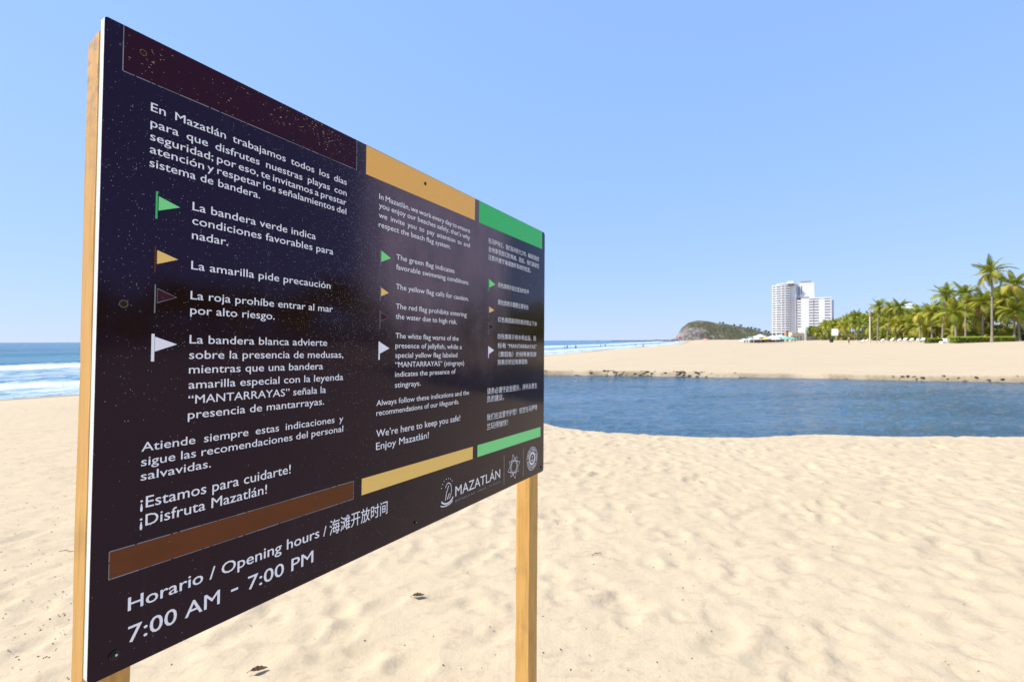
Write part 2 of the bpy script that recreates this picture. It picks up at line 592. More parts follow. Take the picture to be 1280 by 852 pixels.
# trampled relief
amp = smooth(sdp, 0.05, 0.8) * smooth((GX - shore_x(GY)) * 0.8, 3, 10) * (1 - smooth(np.hypot(GX, GY), 60, 140))
GZ += amp * (0.020 * fbm(GX * 0.9, GY * 0.9, 3, 21) + 0.030 * fbm(GX * 5.5 + 9, GY * 5.5, 4, 31))
for k in range(7500):
    X0 = rng.uniform(-9, 13); Y0 = rng.uniform(1.6, 15)
    r = rng.uniform(0.03, 0.085); e = rng.uniform(1.0, 2.1); an = rng.uniform(0, PI)
    dep = rng.uniform(0.008, 0.025) * (r / 0.10)
    R = r * 3.2
    i0, i1 = np.searchsorted(xs, [X0 - R, X0 + R]); j0, j1 = np.searchsorted(ys, [Y0 - R, Y0 + R])
    if i1 - i0 < 3 or j1 - j0 < 3: continue
    sx_ = GX[j0:j1, i0:i1] - X0; sy_ = GY[j0:j1, i0:i1] - Y0
    u = (sx_ * math.cos(an) + sy_ * math.sin(an)) / (r * e); v = (-sx_ * math.sin(an) + sy_ * math.cos(an)) / r
    q = u * u + v * v
    GZ[j0:j1, i0:i1] += amp[j0:j1, i0:i1] * (-dep * np.exp(-q ** 2.2) + 0.5 * dep * np.exp(-(np.sqrt(q) - 1.3) ** 2 * 9) * (0.6 + 0.8 * np.sin(np.arctan2(v, u) * 2 + k)))
ny, nx = GX.shape
me = bpy.data.meshes.new('sand')
co = np.stack([GX, GY, GZ], -1).reshape(-1, 3).astype(np.float32)
idx = (np.arange(ny - 1)[:, None] * nx + np.arange(nx - 1)[None]).ravel()
fc = np.stack([idx, idx + 1, idx + nx + 1, idx + nx], 1).astype(np.int32)
me.vertices.add(len(co)); me.vertices.foreach_set('co', co.ravel())
me.loops.add(fc.size); me.loops.foreach_set('vertex_index', fc.ravel())
me.polygons.add(len(fc)); me.polygons.foreach_set('loop_start', np.arange(0, fc.size, 4, dtype=np.int32))
me.polygons.foreach_set('use_smooth', np.ones(len(fc), bool))
me.update(calc_edges=True)
dm = me.attributes.new('damp', 'FLOAT', 'POINT')
dsh = (GX - shore_x(GY)) * 0.8
farb = smooth(GY, 15, 20)
damp = 0.75 * (1 - smooth(dsh, 0.5, 3.5)) + farb * (1 - smooth(sdp, 0.03, 0.42)) * 0.75 * smooth(vnoise(GX * 1.3, GY * 0.2, 5), 0.1, 0.6)
damp = np.maximum(damp, (1 - farb) * (1 - smooth(sdp, 0.05, 0.35)) * 0.35)
dm.data.foreach_set('value', np.clip(damp, 0, 0.9).astype(np.float32).ravel())
me.materials.append(M['sand'])
sand = link(bpy.data.objects.new('sand', me)); props(sand, kind='structure')

# pond
gxp = np.arange(-8, 48, 0.13); gyp = np.concatenate([np.arange(6, 30, 0.085)])
PX, PY = np.meshgrid(gxp, gyp)
PZ = POND_Z + 0.022 * fbm(PX * 0.75 + PY * 0.25, PY * 2.0, 4, 60) + 0.046 * fbm(PX * 2.4 - PY * 0.5, PY * 4.5, 3, 70)
me = bpy.data.meshes.new('lagoon_water')
co = np.stack([PX, PY, PZ], -1).reshape(-1, 3).astype(np.float32); pny, pnx = PX.shape
idx = (np.arange(pny - 1)[:, None] * pnx + np.arange(pnx - 1)[None]).ravel()
fc = np.stack([idx, idx + 1, idx + pnx + 1, idx + pnx], 1).astype(np.int32)
me.vertices.add(len(co)); me.vertices.foreach_set('co', co.ravel())
me.loops.add(fc.size); me.loops.foreach_set('vertex_index', fc.ravel())
me.polygons.add(len(fc)); me.polygons.foreach_set('loop_start', np.arange(0, fc.size, 4, dtype=np.int32))
me.polygons.foreach_set('use_smooth', np.ones(len(fc), bool))
me.update(calc_edges=True); me.materials.append(M['pond'])
props(link(bpy.data.objects.new('lagoon_water', me)), kind='structure')

# sea
o_ = np.concatenate([np.arange(-6, 70, 0.8), graded(70, 30000, 70, 71, 1.0, 1.045)[1:]])
o_ = np.unique(np.round(o_, 2)); o_ = o_[o_ < 40000]
yy = np.concatenate([-graded(40, 3500, 40, 44, 4, 1.15)[::-1], np.arange(-36, 20, 4), np.arange(20, 130, 1.4), graded(130, 28000, 130, 132, 1.5, 1.045)])
yy = np.unique(yy)
OO, YY = np.meshgrid(o_, yy)
wob = 5.5 * fbm(YY / 23.0, OO * 0 + 3, 3, 2) + 7 * fbm(YY / 90.0, OO * 0 + 8, 2, 4)
oj = OO + wob * smooth(OO, 5, 30)
crest = lambda c, wd: np.exp(-((oj - c) / wd) ** 2)
Zs = SEA_Z + 0.32 * crest(45, 3.5) + 0.55 * crest(84, 5) + 0.5 * crest(150, 8) + 0.12 * crest(13, 2.0) + 0.10 * np.sin(oj / 7.0) * smooth(oj, 60, 90) * (1 - smooth(oj, 600, 1500))
Zs = Zs + 0.22 * fbm(OO * 0.5, YY * 0.35, 3, 77) * smooth(OO, 4, 10)
Zs = np.where(OO < 1.5, SEA_Z - 0.02 * (1.5 - OO), Zs)
foam_sheen = 0.92 * smooth(oj, 29, 35) * (1 - smooth(oj, 38, 44)) + 0.50 * smooth(oj, 11, 14) * (1 - smooth(oj, 29, 35)) \
    + 0.86 * smooth(oj, 6, 8) * (1 - smooth(oj, 10, 13)) + 0.60 * (1 - smooth(oj, 6, 8)) + 0.3 * (1 - smooth(OO, 0.5, 1.2))  # innermost term paints the sky sheen of the wet shore in foam colour
br = smooth(fbm(YY / 38.0, OO * 0 + 30, 2, 9), 0.03, 0.16)
foam_sheen = foam_sheen + br * crest(86, 4.5) + 0.9 * smooth(fbm(YY / 60.0, OO * 0 + 50, 2, 12), 0.05, 0.16) * crest(153, 6)
Xs_ = shore_x(YY) - OO * 1.25
me = bpy.data.meshes.new('sea')
ny, nx = OO.shape
co = np.stack([Xs_, YY, Zs], -1).reshape(-1, 3).astype(np.float32)
idx = (np.arange(ny - 1)[:, None] * nx + np.arange(nx - 1)[None]).ravel()
fc = np.stack([idx, idx + nx, idx + nx + 1, idx + 1], 1).astype(np.int32)
me.vertices.add(len(co)); me.vertices.foreach_set('co', co.ravel())
me.loops.add(fc.size); me.loops.foreach_set('vertex_index', fc.ravel())
me.polygons.add(len(fc)); me.polygons.foreach_set('loop_start', np.arange(0, fc.size, 4, dtype=np.int32))
me.polygons.foreach_set('use_smooth', np.ones(len(fc), bool))
me.update(calc_edges=True)
for nm, arr in (('foam_sheen', np.clip(foam_sheen, 0, 1.1)), ('offshore', OO)):
    a_ = me.attributes.new(nm, 'FLOAT', 'POINT'); a_.data.foreach_set('value', arr.astype(np.float32).ravel())
me.materials.append(M['sea'])
sea = link(bpy.data.objects.new('sea', me)); props(sea, kind='structure')

# ------------------------------------------------------------------ the sign
BW, BH, BT = 1.53, 1.0, 0.0128
Ra = Vector((0.49421, 0.02376, 0.86902)); Rb = Vector((-0.0073, 0.9997, -0.02318))
Xb = cam2world(Ra).normalized(); Yb = -cam2world(Rb); Yb = (Yb - Yb.dot(Xb) * Xb).normalized(); Zb = Xb.cross(Yb)
TL = EYE + cam2world((-0.6172, -0.493, 0.7425))
TOPY = 2.13
O_ = TL - Yb * TOPY
sign = bpy.data.objects.new('information_sign', None)
link(sign)
sign.matrix_world = Matrix(((Xb.x, Yb.x, Zb.x, O_.x), (Xb.y, Yb.y, Zb.y, O_.y), (Xb.z, Yb.z, Zb.z, O_.z), (0, 0, 0, 1)))
props(sign, 'brown trilingual beach flag information board on two timber posts in the sand', 'sign')


def Q(u, v, z=0.0): return (u, TOPY - v, z)


# panel: rounded corners; sides white, front and back printed
pts = []
for cx0, cy0, a0, r in ((BW - 0.012, -0.012, 0, 0.012), (0.004, -0.004, 90, 0.004), (0.008, -BH + 0.008, 180, 0.008), (BW - 0.012, -BH + 0.012, 270, 0.012)):
    for k in range(5):
        th = math.radians(a0 + 22.5 * k)
        pts.append((cx0 + r * math.cos(th), cy0 + TOPY + r * math.sin(th)))
n = len(pts)
mb = MB()
mb.add([(x, y, 0) for x, y in pts], [tuple(range(n))], 0)
mb.add([(x, y, -0.0012) for x, y in pts] + [(x, y, 0) for x, y in pts], [(i, (i + 1) % n, n + (i + 1) % n, n + i) for i in range(n)], 0)
mb.add([(x, y, -0.0012) for x, y in pts] + [(x, y, -BT) for x, y in pts], [((i + 1) % n, i, n + i, n + (i + 1) % n) for i in range(n)] + [tuple(range(n, 2 * n))[::-1]], 1)
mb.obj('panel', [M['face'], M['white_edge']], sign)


def sign_post(u0, u1, d0, d1, top, cut):
    """a sawn timber post with slightly uneven edges, chamfered on one arris"""
    mb = MB()
    N = 40
    r_ = random.Random(int(u0 * 100) + 3)
    rings = []
    y0, y1 = -0.45, TOPY - top
    for i in range(N + 1):
        y = y0 + (y1 - y0) * i / N
        j = lambda a: a * (r_.random() - 0.5)
        ch = 0.004 + j(0.002)
        a, b, c, d = u0 + j(.0014), u1 + j(.0014), -d0, -d1 + j(.0014)
        rings.append([(a + ch, y, c), (b - ch, y, c), (b, y, c - ch), (b, y, d + ch), (b - ch, y, d), (a + ch, y, d), (a, y, d + ch), (a, y, c - ch)])
    vs = [p for rg in rings for p in rg]
    fs = []
    for i in range(N):
        for k in range(8):
            fs.append((i * 8 + k, i * 8 + (k + 1) % 8, (i + 1) * 8 + (k + 1) % 8, (i + 1) * 8 + k))
    for k in range(8):
        x, y, z = vs[N * 8 + k]
        vs[N * 8 + k] = (x, y - cut * abs(z + d0) / (d1 - d0) - (0.004 if k % 3 == 0 else 0), z)
    mb.add(vs, fs, 0)
    mb.add(vs[-8:], [tuple(range(8))], 1)
    return mb.obj('post', [M['wood'], M['wood_end']], sign)


lp = sign_post(0.000, 0.062, BT + 0.0006, 0.0590, 0.016, 0.010)
rp = sign_post(1.438, 1.508, BT + 0.0006, 0.0800, 0.018, 0.008)
rp['label'] = 'right timber post, showing two faces below the board'

E1, E2, E3 = 0.0004, 0.0007, 0.0010


def band(u0, u1, v0, v1, m, label, frame=False):
    mb = MB()
    a, b = Q(u0, v1, 0), Q(u1, v0, 0)
    mb.box(a[0], b[0], a[1], b[1], 0.00005, E1)
    o = mb.obj('colour_band', m, sign); o['label'] = label
    if frame:
        mb = MB()
        r_ = random.Random(5)
        def dashes(p, q):
            L = (Vector(q) - Vector(p)).length; s_ = 0.0
            d = (Vector(q) - Vector(p)) / L
            while s_ < L:
                l = r_.uniform(0.006, 0.05); e = min(L, s_ + l)
                A = Vector(p) + d * s_; B = Vector(p) + d * e
                mb.strip([A, B], r_.uniform(0.0008, 0.0016), E2)
                s_ = e + r_.uniform(0.0004, 0.004)
        c = [(u0, v0), (u1, v0), (u1, v1), (u0, v1)]
        for i in range(4):
            if v0 < 0.01 and i == 0: continue
            p, q = Q(*c[i]), Q(*c[(i + 1) % 4])
            dashes((p[0], p[1], 0), (q[0], q[1], 0))
        f = mb.obj('outline', M['dim_line'], o)
    return o


W_ = 1.0
band(0.0240, 0.4960, 0.0012, 0.0725, M['maroon'], 'dark maroon band along the top left', True)
band(0.5265, 1.0020, 0.0012, 0.0725, M['yellow'], 'yellow band at the top middle')
band(1.0270, 1.5040, 0.0012, 0.0735, M['green'], 'green band at the top right')
band(0.0228, 0.5015, 0.8125, 0.8545, M['faded_red'], 'faded red-brown band at the bottom left', True)
band(0.5270, 1.0020, 0.8130, 0.8525, M['yellow_low'], 'yellow band at the bottom middle')
band(1.0300, 1.4990, 0.8130, 0.8520, M['green_low'], 'green band at the bottom right')


# lettering --------------------------------------------------------------
_c = bpy.data.curves.new('probe', 'FONT')
_o = bpy.data.objects.new('probe', _c)
COL.objects.link(_o)


def text_mesh(body, off=0.0, spw=1.0, res=3):
    _c.body = body; _c.offset = off; _c.space_word = spw; _c.resolution_u = res; _c.size = 1.0
    _o.update_tag()
    bpy.context.view_layer.update()
    dg = bpy.context.evaluated_depsgraph_get()
    me = bpy.data.meshes.new_from_object(_o.evaluated_get(dg))
    n = len(me.vertices)
    a = np.zeros(n * 3); me.vertices.foreach_get('co', a); a = a.reshape(-1, 3)
    fs = [tuple(p.vertices) for p in me.polygons]
    bpy.data.meshes.remove(me)
    return a, fs


_h, _ = text_mesh('H')
CAP = _h[:, 1].max() - _h[:, 1].min()


def lettering(lines, cap, label, bold=0.004, m='letter', z=E2, kx=None):
    """lines: (u0, baseline v, u1, text[, justified])"""
    mb = MB()
    s_ = cap / CAP
    for L in lines:
        u0, v, u1, body = L[:4]
        a, fs = text_mesh(body, 0)
        x0, x1 = a[:, 0].min(), a[:, 0].max()
        if len(L) > 4:                      # justified line: stretch the word gaps, not the letters
            b, _ = text_mesh(body, 0, 2.0)
            w1, w2 = x1 - x0, b[:, 0].max() - b[:, 0].min()
            want = (u1 - u0) / (s_ * L[4])
            a, fs = text_mesh(body, 0, max(0.4, 1 + (want - w1) / (w2 - w1)))
            x0, x1 = a[:, 0].min(), a[:, 0].max()
        kx = (u1 - u0) / (x1 - x0)
        print('K %.3f %s' % (kx / s_, body[:14]))
        for q, (dx, dy) in enumerate(((0, 0),) if not bold else ((-bold, 0), (bold, 0), (0, bold * .6), (0, -bold * .6))):
            vs = [(u0 + (p[0] + dx - x0) * kx, TOPY - v + (p[1] + dy) * s_, z + q * 1.5e-5) for p in a]
            mb.add(vs, fs)
    o = mb.obj('lettering', M[m], sign)
    o['label'] = label
    return o


J = 1.255
lettering([(0.0635, 0.1180, 0.4670, 'En Mazatlán trabajamos todos los días', J), (0.0635, 0.1437, 0.4670, 'para que disfrutes nuestras playas con', J),
           (0.0635, 0.1657, 0.4670, 'seguridad; por eso, te invitamos a prestar', J), (0.0635, 0.1867, 0.4670, 'atención y respetar los señalamientos del', J),
           (0.0635, 0.2090, 0.2535, 'sistema de bandera.')], 0.0136, 'Spanish introduction in white')
lettering([(0.1303, 0.2630, 0.3836, 'La bandera verde indica'), (0.1303, 0.2875, 0.4315, 'condiciones favorables para'), (0.1303, 0.3130, 0.1933, 'nadar.')], 0.0143, 'Spanish line on the green flag')
lettering([(0.1303, 0.3658, 0.4252, 'La amarilla pide precaución')], 0.0143, 'Spanish line on the yellow flag')
lettering([(0.1303, 0.4178, 0.4327, 'La roja prohíbe entrar al mar'), (0.1303, 0.4433, 0.2894, 'por alto riesgo.')], 0.0143, 'Spanish lines on the red flag')
lettering([(0.1303, 0.4942, 0.4185, 'La bandera blanca advierte'), (0.1303, 0.5208, 0.4645, 'sobre la presencia de medusas,'), (0.1303, 0.5460, 0.4084, 'mientras que una bandera'),
           (0.1303, 0.5723, 0.4651, 'amarilla especial con la leyenda'), (0.1303, 0.5983, 0.4171, '“MANTARRAYAS” señala la'), (0.1303, 0.6240, 0.4129, 'presencia de mantarrayas.')], 0.0145, 'Spanish lines on the white flag')
lettering([(0.0620, 0.6680, 0.4672, 'Atiende siempre estas indicaciones y', J), (0.0620, 0.6912, 0.4674, 'sigue las recomendaciones del personal', J), (0.0620, 0.7140, 0.1707, 'salvavidas.')], 0.0140, 'Spanish advice to heed the lifeguards')
lettering([(0.0622, 0.7584, 0.3319, '¡Estamos para cuidarte!'), (0.0622, 0.7872, 0.2796, '¡Disfruta Mazatlán!')], 0.0178, 'larger Spanish closing lines')
lettering([(0.0491, 0.9132, 0.4056, 'Horario / Opening hours')], 0.0205, 'opening hours heading', 0.008)
lettering([(0.4165, 0.9150, 0.4245, '/')], 0.0205, 'slash in the opening hours heading', 0.008)
lettering([(0.4335, 0.9170, 0.6145, '海滩开放时间')], 0.0250, 'Chinese opening hours heading', 0.004)
lettering([(0.0502, 0.9630, 0.1912, '7:00 AM')], 0.0250, 'opening time', 0.006)
lettering([(0.2120, 0.9580, 0.2248, '-')], 0.0270, 'dash between the hours', 0.006)
lettering([(0.2443, 0.9615, 0.3909, '7:00 PM')], 0.0250, 'closing time', 0.006)
EB = 0.004
lettering([(0.5710, 0.1207, 0.9740, 'In Mazatlán, we work every day to ensure', J), (0.5710, 0.1430, 0.9740, 'you enjoy our beaches safely, that’s why', J),
           (0.5710, 0.1680, 0.9740, 'we invite you to pay attention to and', J), (0.5710, 0.1920, 0.8706, 'respect the beach flag system.')], 0.0136, 'English introduction in white', EB)
lettering([(0.6355, 0.2632, 0.8918, 'The green flag indicates'), (0.6355, 0.2894, 0.9715, 'favorable swimming conditions.')], 0.0140, 'English lines on the green flag', EB)
lettering([(0.6360, 0.3415, 0.9705, 'The yellow flag calls for caution.')], 0.0140, 'English line on the yellow flag', EB)
lettering([(0.6365, 0.3932, 0.9592, 'The red flag prohibits entering'), (0.6365, 0.4195, 0.9078, 'the water due to high risk.')], 0.0140, 'English lines on the red flag', EB)
lettering([(0.6365, 0.4707, 0.9171, 'The white flag warns of the'), (0.6365, 0.4965, 0.9342, 'presence of jellyfish, while a'), (0.6365, 0.5220, 0.9112, 'special yellow flag labeled'),
           (0.6365, 0.5470, 0.9477, '“MANTARRAYAS” (stingrays)'), (0.6365, 0.5722, 0.9029, 'indicates the presence of'), (0.6365, 0.6002, 0.7391, 'stingrays.')], 0.0140, 'English lines on the white flag', EB)
lettering([(0.5715, 0.6420, 0.9764, 'Always follow these indications and the', J), (0.5715, 0.6665, 0.9217, 'recommendations of our lifeguards.')], 0.0138, 'English advice to heed the lifeguards', EB)
lettering([(0.5720, 0.7200, 0.9294, 'We’re here to keep you safe!'), (0.5720, 0.7516, 0.7770, 'Enjoy Mazatlán!')], 0.0176, 'larger English closing lines', EB)
ZB = 0.0
lettering([(1.0855, 0.1290, 1.4753, '在马萨特兰，我们每天努力工作，确保您能安'), (1.0855, 0.1580, 1.4755, '全地享受我们的海滩，因此，我们邀请您'), (1.0855, 0.1865, 1.4029, '注意并遵守海滩旗帜系统的规定。')], 0.0138, 'Chinese introduction in white', ZB)
lettering([(1.1510, 0.2740, 1.3876, '绿色旗表示适合游泳的条件')], 0.0135, 'Chinese line on the green flag', ZB)
lettering([(1.1515, 0.3355, 1.3844, '黄色旗表示需要注意安全')], 0.0140, 'Chinese line on the yellow flag', ZB)
lettering([(1.1525, 0.3965, 1.4598, '红色旗因高风险表示禁止下水')], 0.0140, 'Chinese line on the red flag', ZB)
lettering([(1.1525, 0.4567, 1.4519, '白色旗表示有水母出没，而'), (1.1525, 0.4893, 1.4581, '标有 “MANTARRAYAS”'), (1.1600, 0.5206, 1.4557, '（黄貂鱼）的特殊黄色旗'), (1.1530, 0.5490, 1.3779, '则表示附近有黄貂鱼')], 0.0145, 'Chinese lines on the white flag', ZB)
lettering([(1.0850, 0.6482, 1.4640, '请务必遵守这些提示，并听从救生'), (1.0850, 0.6752, 1.1979, '员的建议。')], 0.0165, 'Chinese advice to heed the lifeguards', ZB)
lettering([(1.0855, 0.7370, 1.4652, '我们在这里守护您！祝您在马萨特'), (1.0855, 0.7688, 1.2287, '兰玩得愉快！')], 0.0165, 'Chinese closing lines', ZB)
lettering([(0.9082, 0.9505, 1.1759, 'MAZATLÁN')], 0.0300, 'city name beside the boat emblem', 0.0)
lettering([(0.9086, 0.9680, 1.1761, 'BIENESTAR  PARA  TODOS')], 0.0066, 'small tagline under the city name', 0.0, 'dim_line')
bpy.data.objects.remove(_o)


# flags -------------------------------------------------------------------
def flag_icon(u, v0, v1, u2, t0, t1, tm, m, pole_m, label, pw=0.0022, outline=False):
    mb = MB()
    mb.box(u - pw / 2, u + pw / 2, TOPY - v1, TOPY - v0, 0.00005, E2)
    p = mb.obj('flag_pole', pole_m, sign)
    tri = [(u + 0.0028, TOPY - t1), (u2, TOPY - tm), (u + 0.0028, TOPY - t0)]
    mb = MB()
    mb.prism(tri, 0.00005, E2)
    if outline:
        mb.strip(tri, 0.0013, E3, True, 1)
    f = mb.obj('flag_icon', [m, M['dim_line']] if outline else m, sign)
    f['label'] = label


M['deep_red'] = printed('deep_red_print', (0.05, 0.008, 0.014), 0.25, 0.3, board_face=False)
for (u, v0, v1, u2, t0, t1, tm, m, pm, lb, pw, ol) in (
        (0.0752, 0.2465, 0.2915, 0.1105, 0.2539, 0.2775, 0.2640, 'green_low', 'green', 'green flag icon, Spanish column', 0.0028, 0),
        (0.0748, 0.3365, 0.3790, 0.1094, 0.3426, 0.3655, 0.3530, 'yellow_low', 'faded_red', 'yellow flag icon, Spanish column', 0.0020, 0),
        (0.0760, 0.3990, 0.4455, 0.1083, 0.4055, 0.4290, 0.4172, 'deep_red', 'dim_line', 'dark red flag icon, Spanish column', 0.0016, 1),
        (0.0746, 0.4797, 0.5245, 0.1107, 0.4844, 0.5085, 0.4962, 'letter', 'letter', 'white flag icon, Spanish column', 0.0044, 0),
        (0.5788, 0.2480, 0.2915, 0.6160, 0.2501, 0.2790, 0.2640, 'green_low', 'dim_line', 'green flag icon, English column', 0.0014, 0),
        (0.5798, 0.3390, 0.3790, 0.6096, 0.3440, 0.3660, 0.3550, 'yellow_low', 'dim_line', 'yellow flag icon, English column', 0.0014, 0),
        (0.5798, 0.4018, 0.4491, 0.6107, 0.4065, 0.4285, 0.4175, 'deep_red', 'dim_line', 'dark red flag icon, English column', 0.0014, 1),
        (0.5784, 0.4808, 0.5268, 0.6143, 0.4825, 0.5110, 0.4975, 'letter', 'letter', 'white flag icon, English column', 0.0044, 0),
        (1.0912, 0.2530, 0.2949, 1.1337, 0.2545, 0.2830, 0.2683, 'green_low', 'green', 'green flag icon, Chinese column', 0.0030, 0),
        (1.0920, 0.3440, 0.3850, 1.1282, 0.3490, 0.3700, 0.3590, 'yellow_low', 'dim_line', 'yellow flag icon, Chinese column', 0.0012, 0),
        (1.0930, 0.4022, 0.4460, 1.1291, 0.4065, 0.4300, 0.4181, 'deep_red', 'dim_line', 'dark red flag icon, Chinese column', 0.0012, 1),
        (1.0926, 0.4848, 0.5254, 1.1283, 0.4864, 0.5120, 0.4990, 'letter', 'letter', 'white flag icon, Chinese column', 0.0040, 0)):
    flag_icon(u, v0, v1, u2, t0, t1, tm, M[m], M[pm], lb, pw, bool(ol))

# dividers and emblems
for u in (1.2040, 1.3500):
    mb = MB(); mb.box(u - 0.0016, u + 0.0016, TOPY - 0.983, TOPY - 0.877, 0.00005, E1)
    mb.obj('divider_line', M['dim_line'], sign)


def circ(cu, cv, r, a0=0, a1=360, n=28, ry=None):
    ry = ry or r
    return [(cu + r * math.cos(math.radians(a0 + (a1 - a0) * i / n)), TOPY - cv + ry * math.sin(math.radians(a0 + (a1 - a0) * i / n))) for i in range(n + 1)]


# woven star of interlaced arms
mb = MB()
cu, cv = 1.2770, 0.9320
for k in range(8):
    a = PI / 8 * 2 * k + 0.2
    R = 0.047 if k % 2 == 0 else 0.041
    tip = (cu + R * math.cos(a), TOPY - cv + R * math.sin(a))
    for s_ in (-1, 1):
        b = a + s_ * 0.62; c = a + s_ * 1.15
        mb.strip([tip, (cu + 0.026 * math.cos(b), TOPY - cv + 0.026 * math.sin(b)), (cu + 0.024 * math.cos(c), TOPY - cv + 0.024 * math.sin(c))], 0.0016, E1 + k * 1e-5)
    q = a + PI / 4
    mb.strip([(cu + 0.021 * math.cos(a), TOPY - cv + 0.021 * math.sin(a)), (cu + 0.021 * math.cos(q), TOPY - cv + 0.021 * math.sin(q))], 0.0014, E1 + 2e-4)
mb.obj('emblem', M['letter'], sign)['label'] = 'line-drawn eight-pointed woven star emblem'
# round seal
mb = MB()
cu, cv = 1.4255, 0.9290
mb.strip(circ(cu, cv, 0.0455)[:-1], 0.0018, E1, True)
mb.strip(circ(cu, cv, 0.0290)[:-1], 0.0016, E1, True)
mb.strip(circ(cu, cv, 0.0215)[:-1], 0.0070, E1, True)
for k in range(34):
    a = 2 * PI * k / 34
    if k % 7 == 3: continue
    mb.strip([(cu + 0.0335 * math.cos(a), TOPY - cv + 0.0335 * math.sin(a)), (cu + 0.0405 * math.cos(a + 0.03), TOPY - cv + 0.0405 * math.sin(a + 0.03))], 0.0036, E1)
mb.strip([(cu, TOPY - cv - 0.011), (cu, TOPY - cv + 0.012)], 0.003, E1 + 1e-4)
mb.strip(circ(cu, cv + 0.002, 0.009, 190, 350, 8), 0.0024, E1 + 2e-4)
mb.strip([(cu - 0.006, TOPY - cv + 0.007), (cu + 0.006, TOPY - cv + 0.007)], 0.0022, E1 + 3e-4)
mb.obj('emblem', M['letter'], sign)['label'] = 'round seal with lettered ring and anchor-like centre'
# boat emblem with spray dots
mb = MB()
cu, cv = 0.868, 0.955
mb.strip(circ(cu, cv - 0.012, 0.030, 200, 345, 12, 0.018), 0.0045, E1)
mb.strip(circ(cu - 0.004, cv - 0.002, 0.034, 215, 335, 12, 0.014), 0.0030, E1 + 1e-4)
mb.strip(circ(cu + 0.004, cv - 0.030, 0.016, -80, 150, 12, 0.024), 0.0022, E1 + 2e-4)
mb.strip([(cu - 0.010, TOPY - cv + 0.005), (cu - 0.004, TOPY - cv + 0.028), (cu + 0.006, TOPY - cv + 0.046)], 0.0026, E1 + 3e-4)
mb.strip([(cu - 0.002, TOPY - cv + 0.006), (cu + 0.010, TOPY - cv + 0.022)], 0.0030, E1 + 4e-4)
for k in range(7):
    a = math.radians(40 + 20 * k)
    x, y = cu + 0.031 * math.cos(a), TOPY - cv + 0.034 + 0.034 * math.sin(a)
    mb.strip([(x - 0.0014, y), (x + 0.0014, y)], 0.0026, E1)
mb.obj('emblem', M['letter'], sign)['label'] = 'small boat emblem with an arc of dots'

# screws and holes
M['frayed'] = mottled('frayed_wood', (0.22, 0.13, 0.06), (0.06, 0.035, 0.02), 900)


def hole(u, v, r, ring=None):
    mb = MB()
    c = circ(u, v, r, n=14)[:-1]
    mb.prism(c, 0.0002, E3 + 0.0003, 0)
    if ring:
        mb.strip(circ(u, v, r * 1.12, n=14)[:-1], r * 0.32, E3 + 0.0005, True, 1)
    mb.obj('screw_hole', [M['hole'], M['frayed']] if ring else M['hole'], sign)


def screw(u, v, r):
    mb = MB()
    c = circ(u, v, r, n=14)[:-1]
    mb.prism(c, 0.0002, 0.0018, 0)
    c = circ(u, v, r * 0.62, n=10)[:-1]
    mb.prism(c, 0.0018, 0.0032, 0)
    mb.prism([(u + r * 0.05, TOPY - v - r * 0.2), (u + r * 0.4, TOPY - v - r * 0.05), (u + r * 0.3, TOPY - v + r * 0.3), (u, TOPY - v + r * 0.2)], 0.0032, 0.0036, 1)  # glint on the head, painted as a small white chip
    mb.obj('screw', [M['screw_metal'], M['white_edge']], sign)


hole(0.0505, 0.030, 0.0042, True)
hole(0.0327, 0.4347, 0.0050, True)
hole(0.7491, 0.0283, 0.0048)
screw(0.0329, 0.9723, 0.0075)
screw(1.5083, 0.9803, 0.0060)
screw(0.7233, 0.9752, 0.0040)
screw(0.0300, 0.4360, 0.0026) if False else None


# ------------------------------------------------------------------ litter on the sand
M['dry_leaf'] = mottled('dry_leaf', (0.10, 0.055, 0.025), (0.035, 0.02, 0.012), 60)
M['twig'] = mottled('twig', (0.16, 0.10, 0.055), (0.07, 0.045, 0.03), 80)
yh = lambda x: 425.5 - 0.0039 * (x - 640)


def at_px(x, y, z=0.0):
    Y = (EYE.z - z) * F / (y - yh(x)); return (x - 640) / F * Y, Y


def near_z(x, y):
    i = int(np.clip(np.searchsorted(xs, x), 1, len(xs) - 1)); j = int(np.clip(np.searchsorted(ys, y), 1, len(ys) - 1))
    return float(GZ[j - 1:j + 1, i - 1:i + 1].max())


def dry_leaf(px, py, L, rz, label, curl=0.25, name='dry_leaf'):
    X, Y = at_px(px, py)
    e = empty(name, (X, Y, near_z(X, Y)), rz)
    props(e, label, 'leaf')
    mb = MB(); n = 9
    V = []; Fc = []
    for i in range(n):
        s_ = i / (n - 1); wd = 0.22 * L * math.sin(PI * s_ ** 0.8) + 0.002
        zc = 0.012 + curl * L * (s_ - 0.5) ** 2
        for j, q in enumerate((-1, 0, 1)):
            V.append(((s_ - 0.5) * L, q * wd, zc + abs(q) * wd * (0.7 if i % 2 else 0.5)))
    for i in range(n - 1):
        for j in range(2):
            a = i * 3 + j; Fc.append((a, a + 1, a + 4, a + 3))
    mb.add(V, Fc)
    o = mb.obj('blade', M['dry_leaf'], e)
    sol = o.modifiers.new('thick', 'SOLIDIFY'); sol.thickness = 0.0015
    mb = MB(); mb.tube([(-0.5 * L, 0, 0.014 + curl * L * 0.25), (-0.72 * L, 0.02 * L, 0.010)], 0.0016, 5)
    mb.obj('stalk', M['twig'], e)


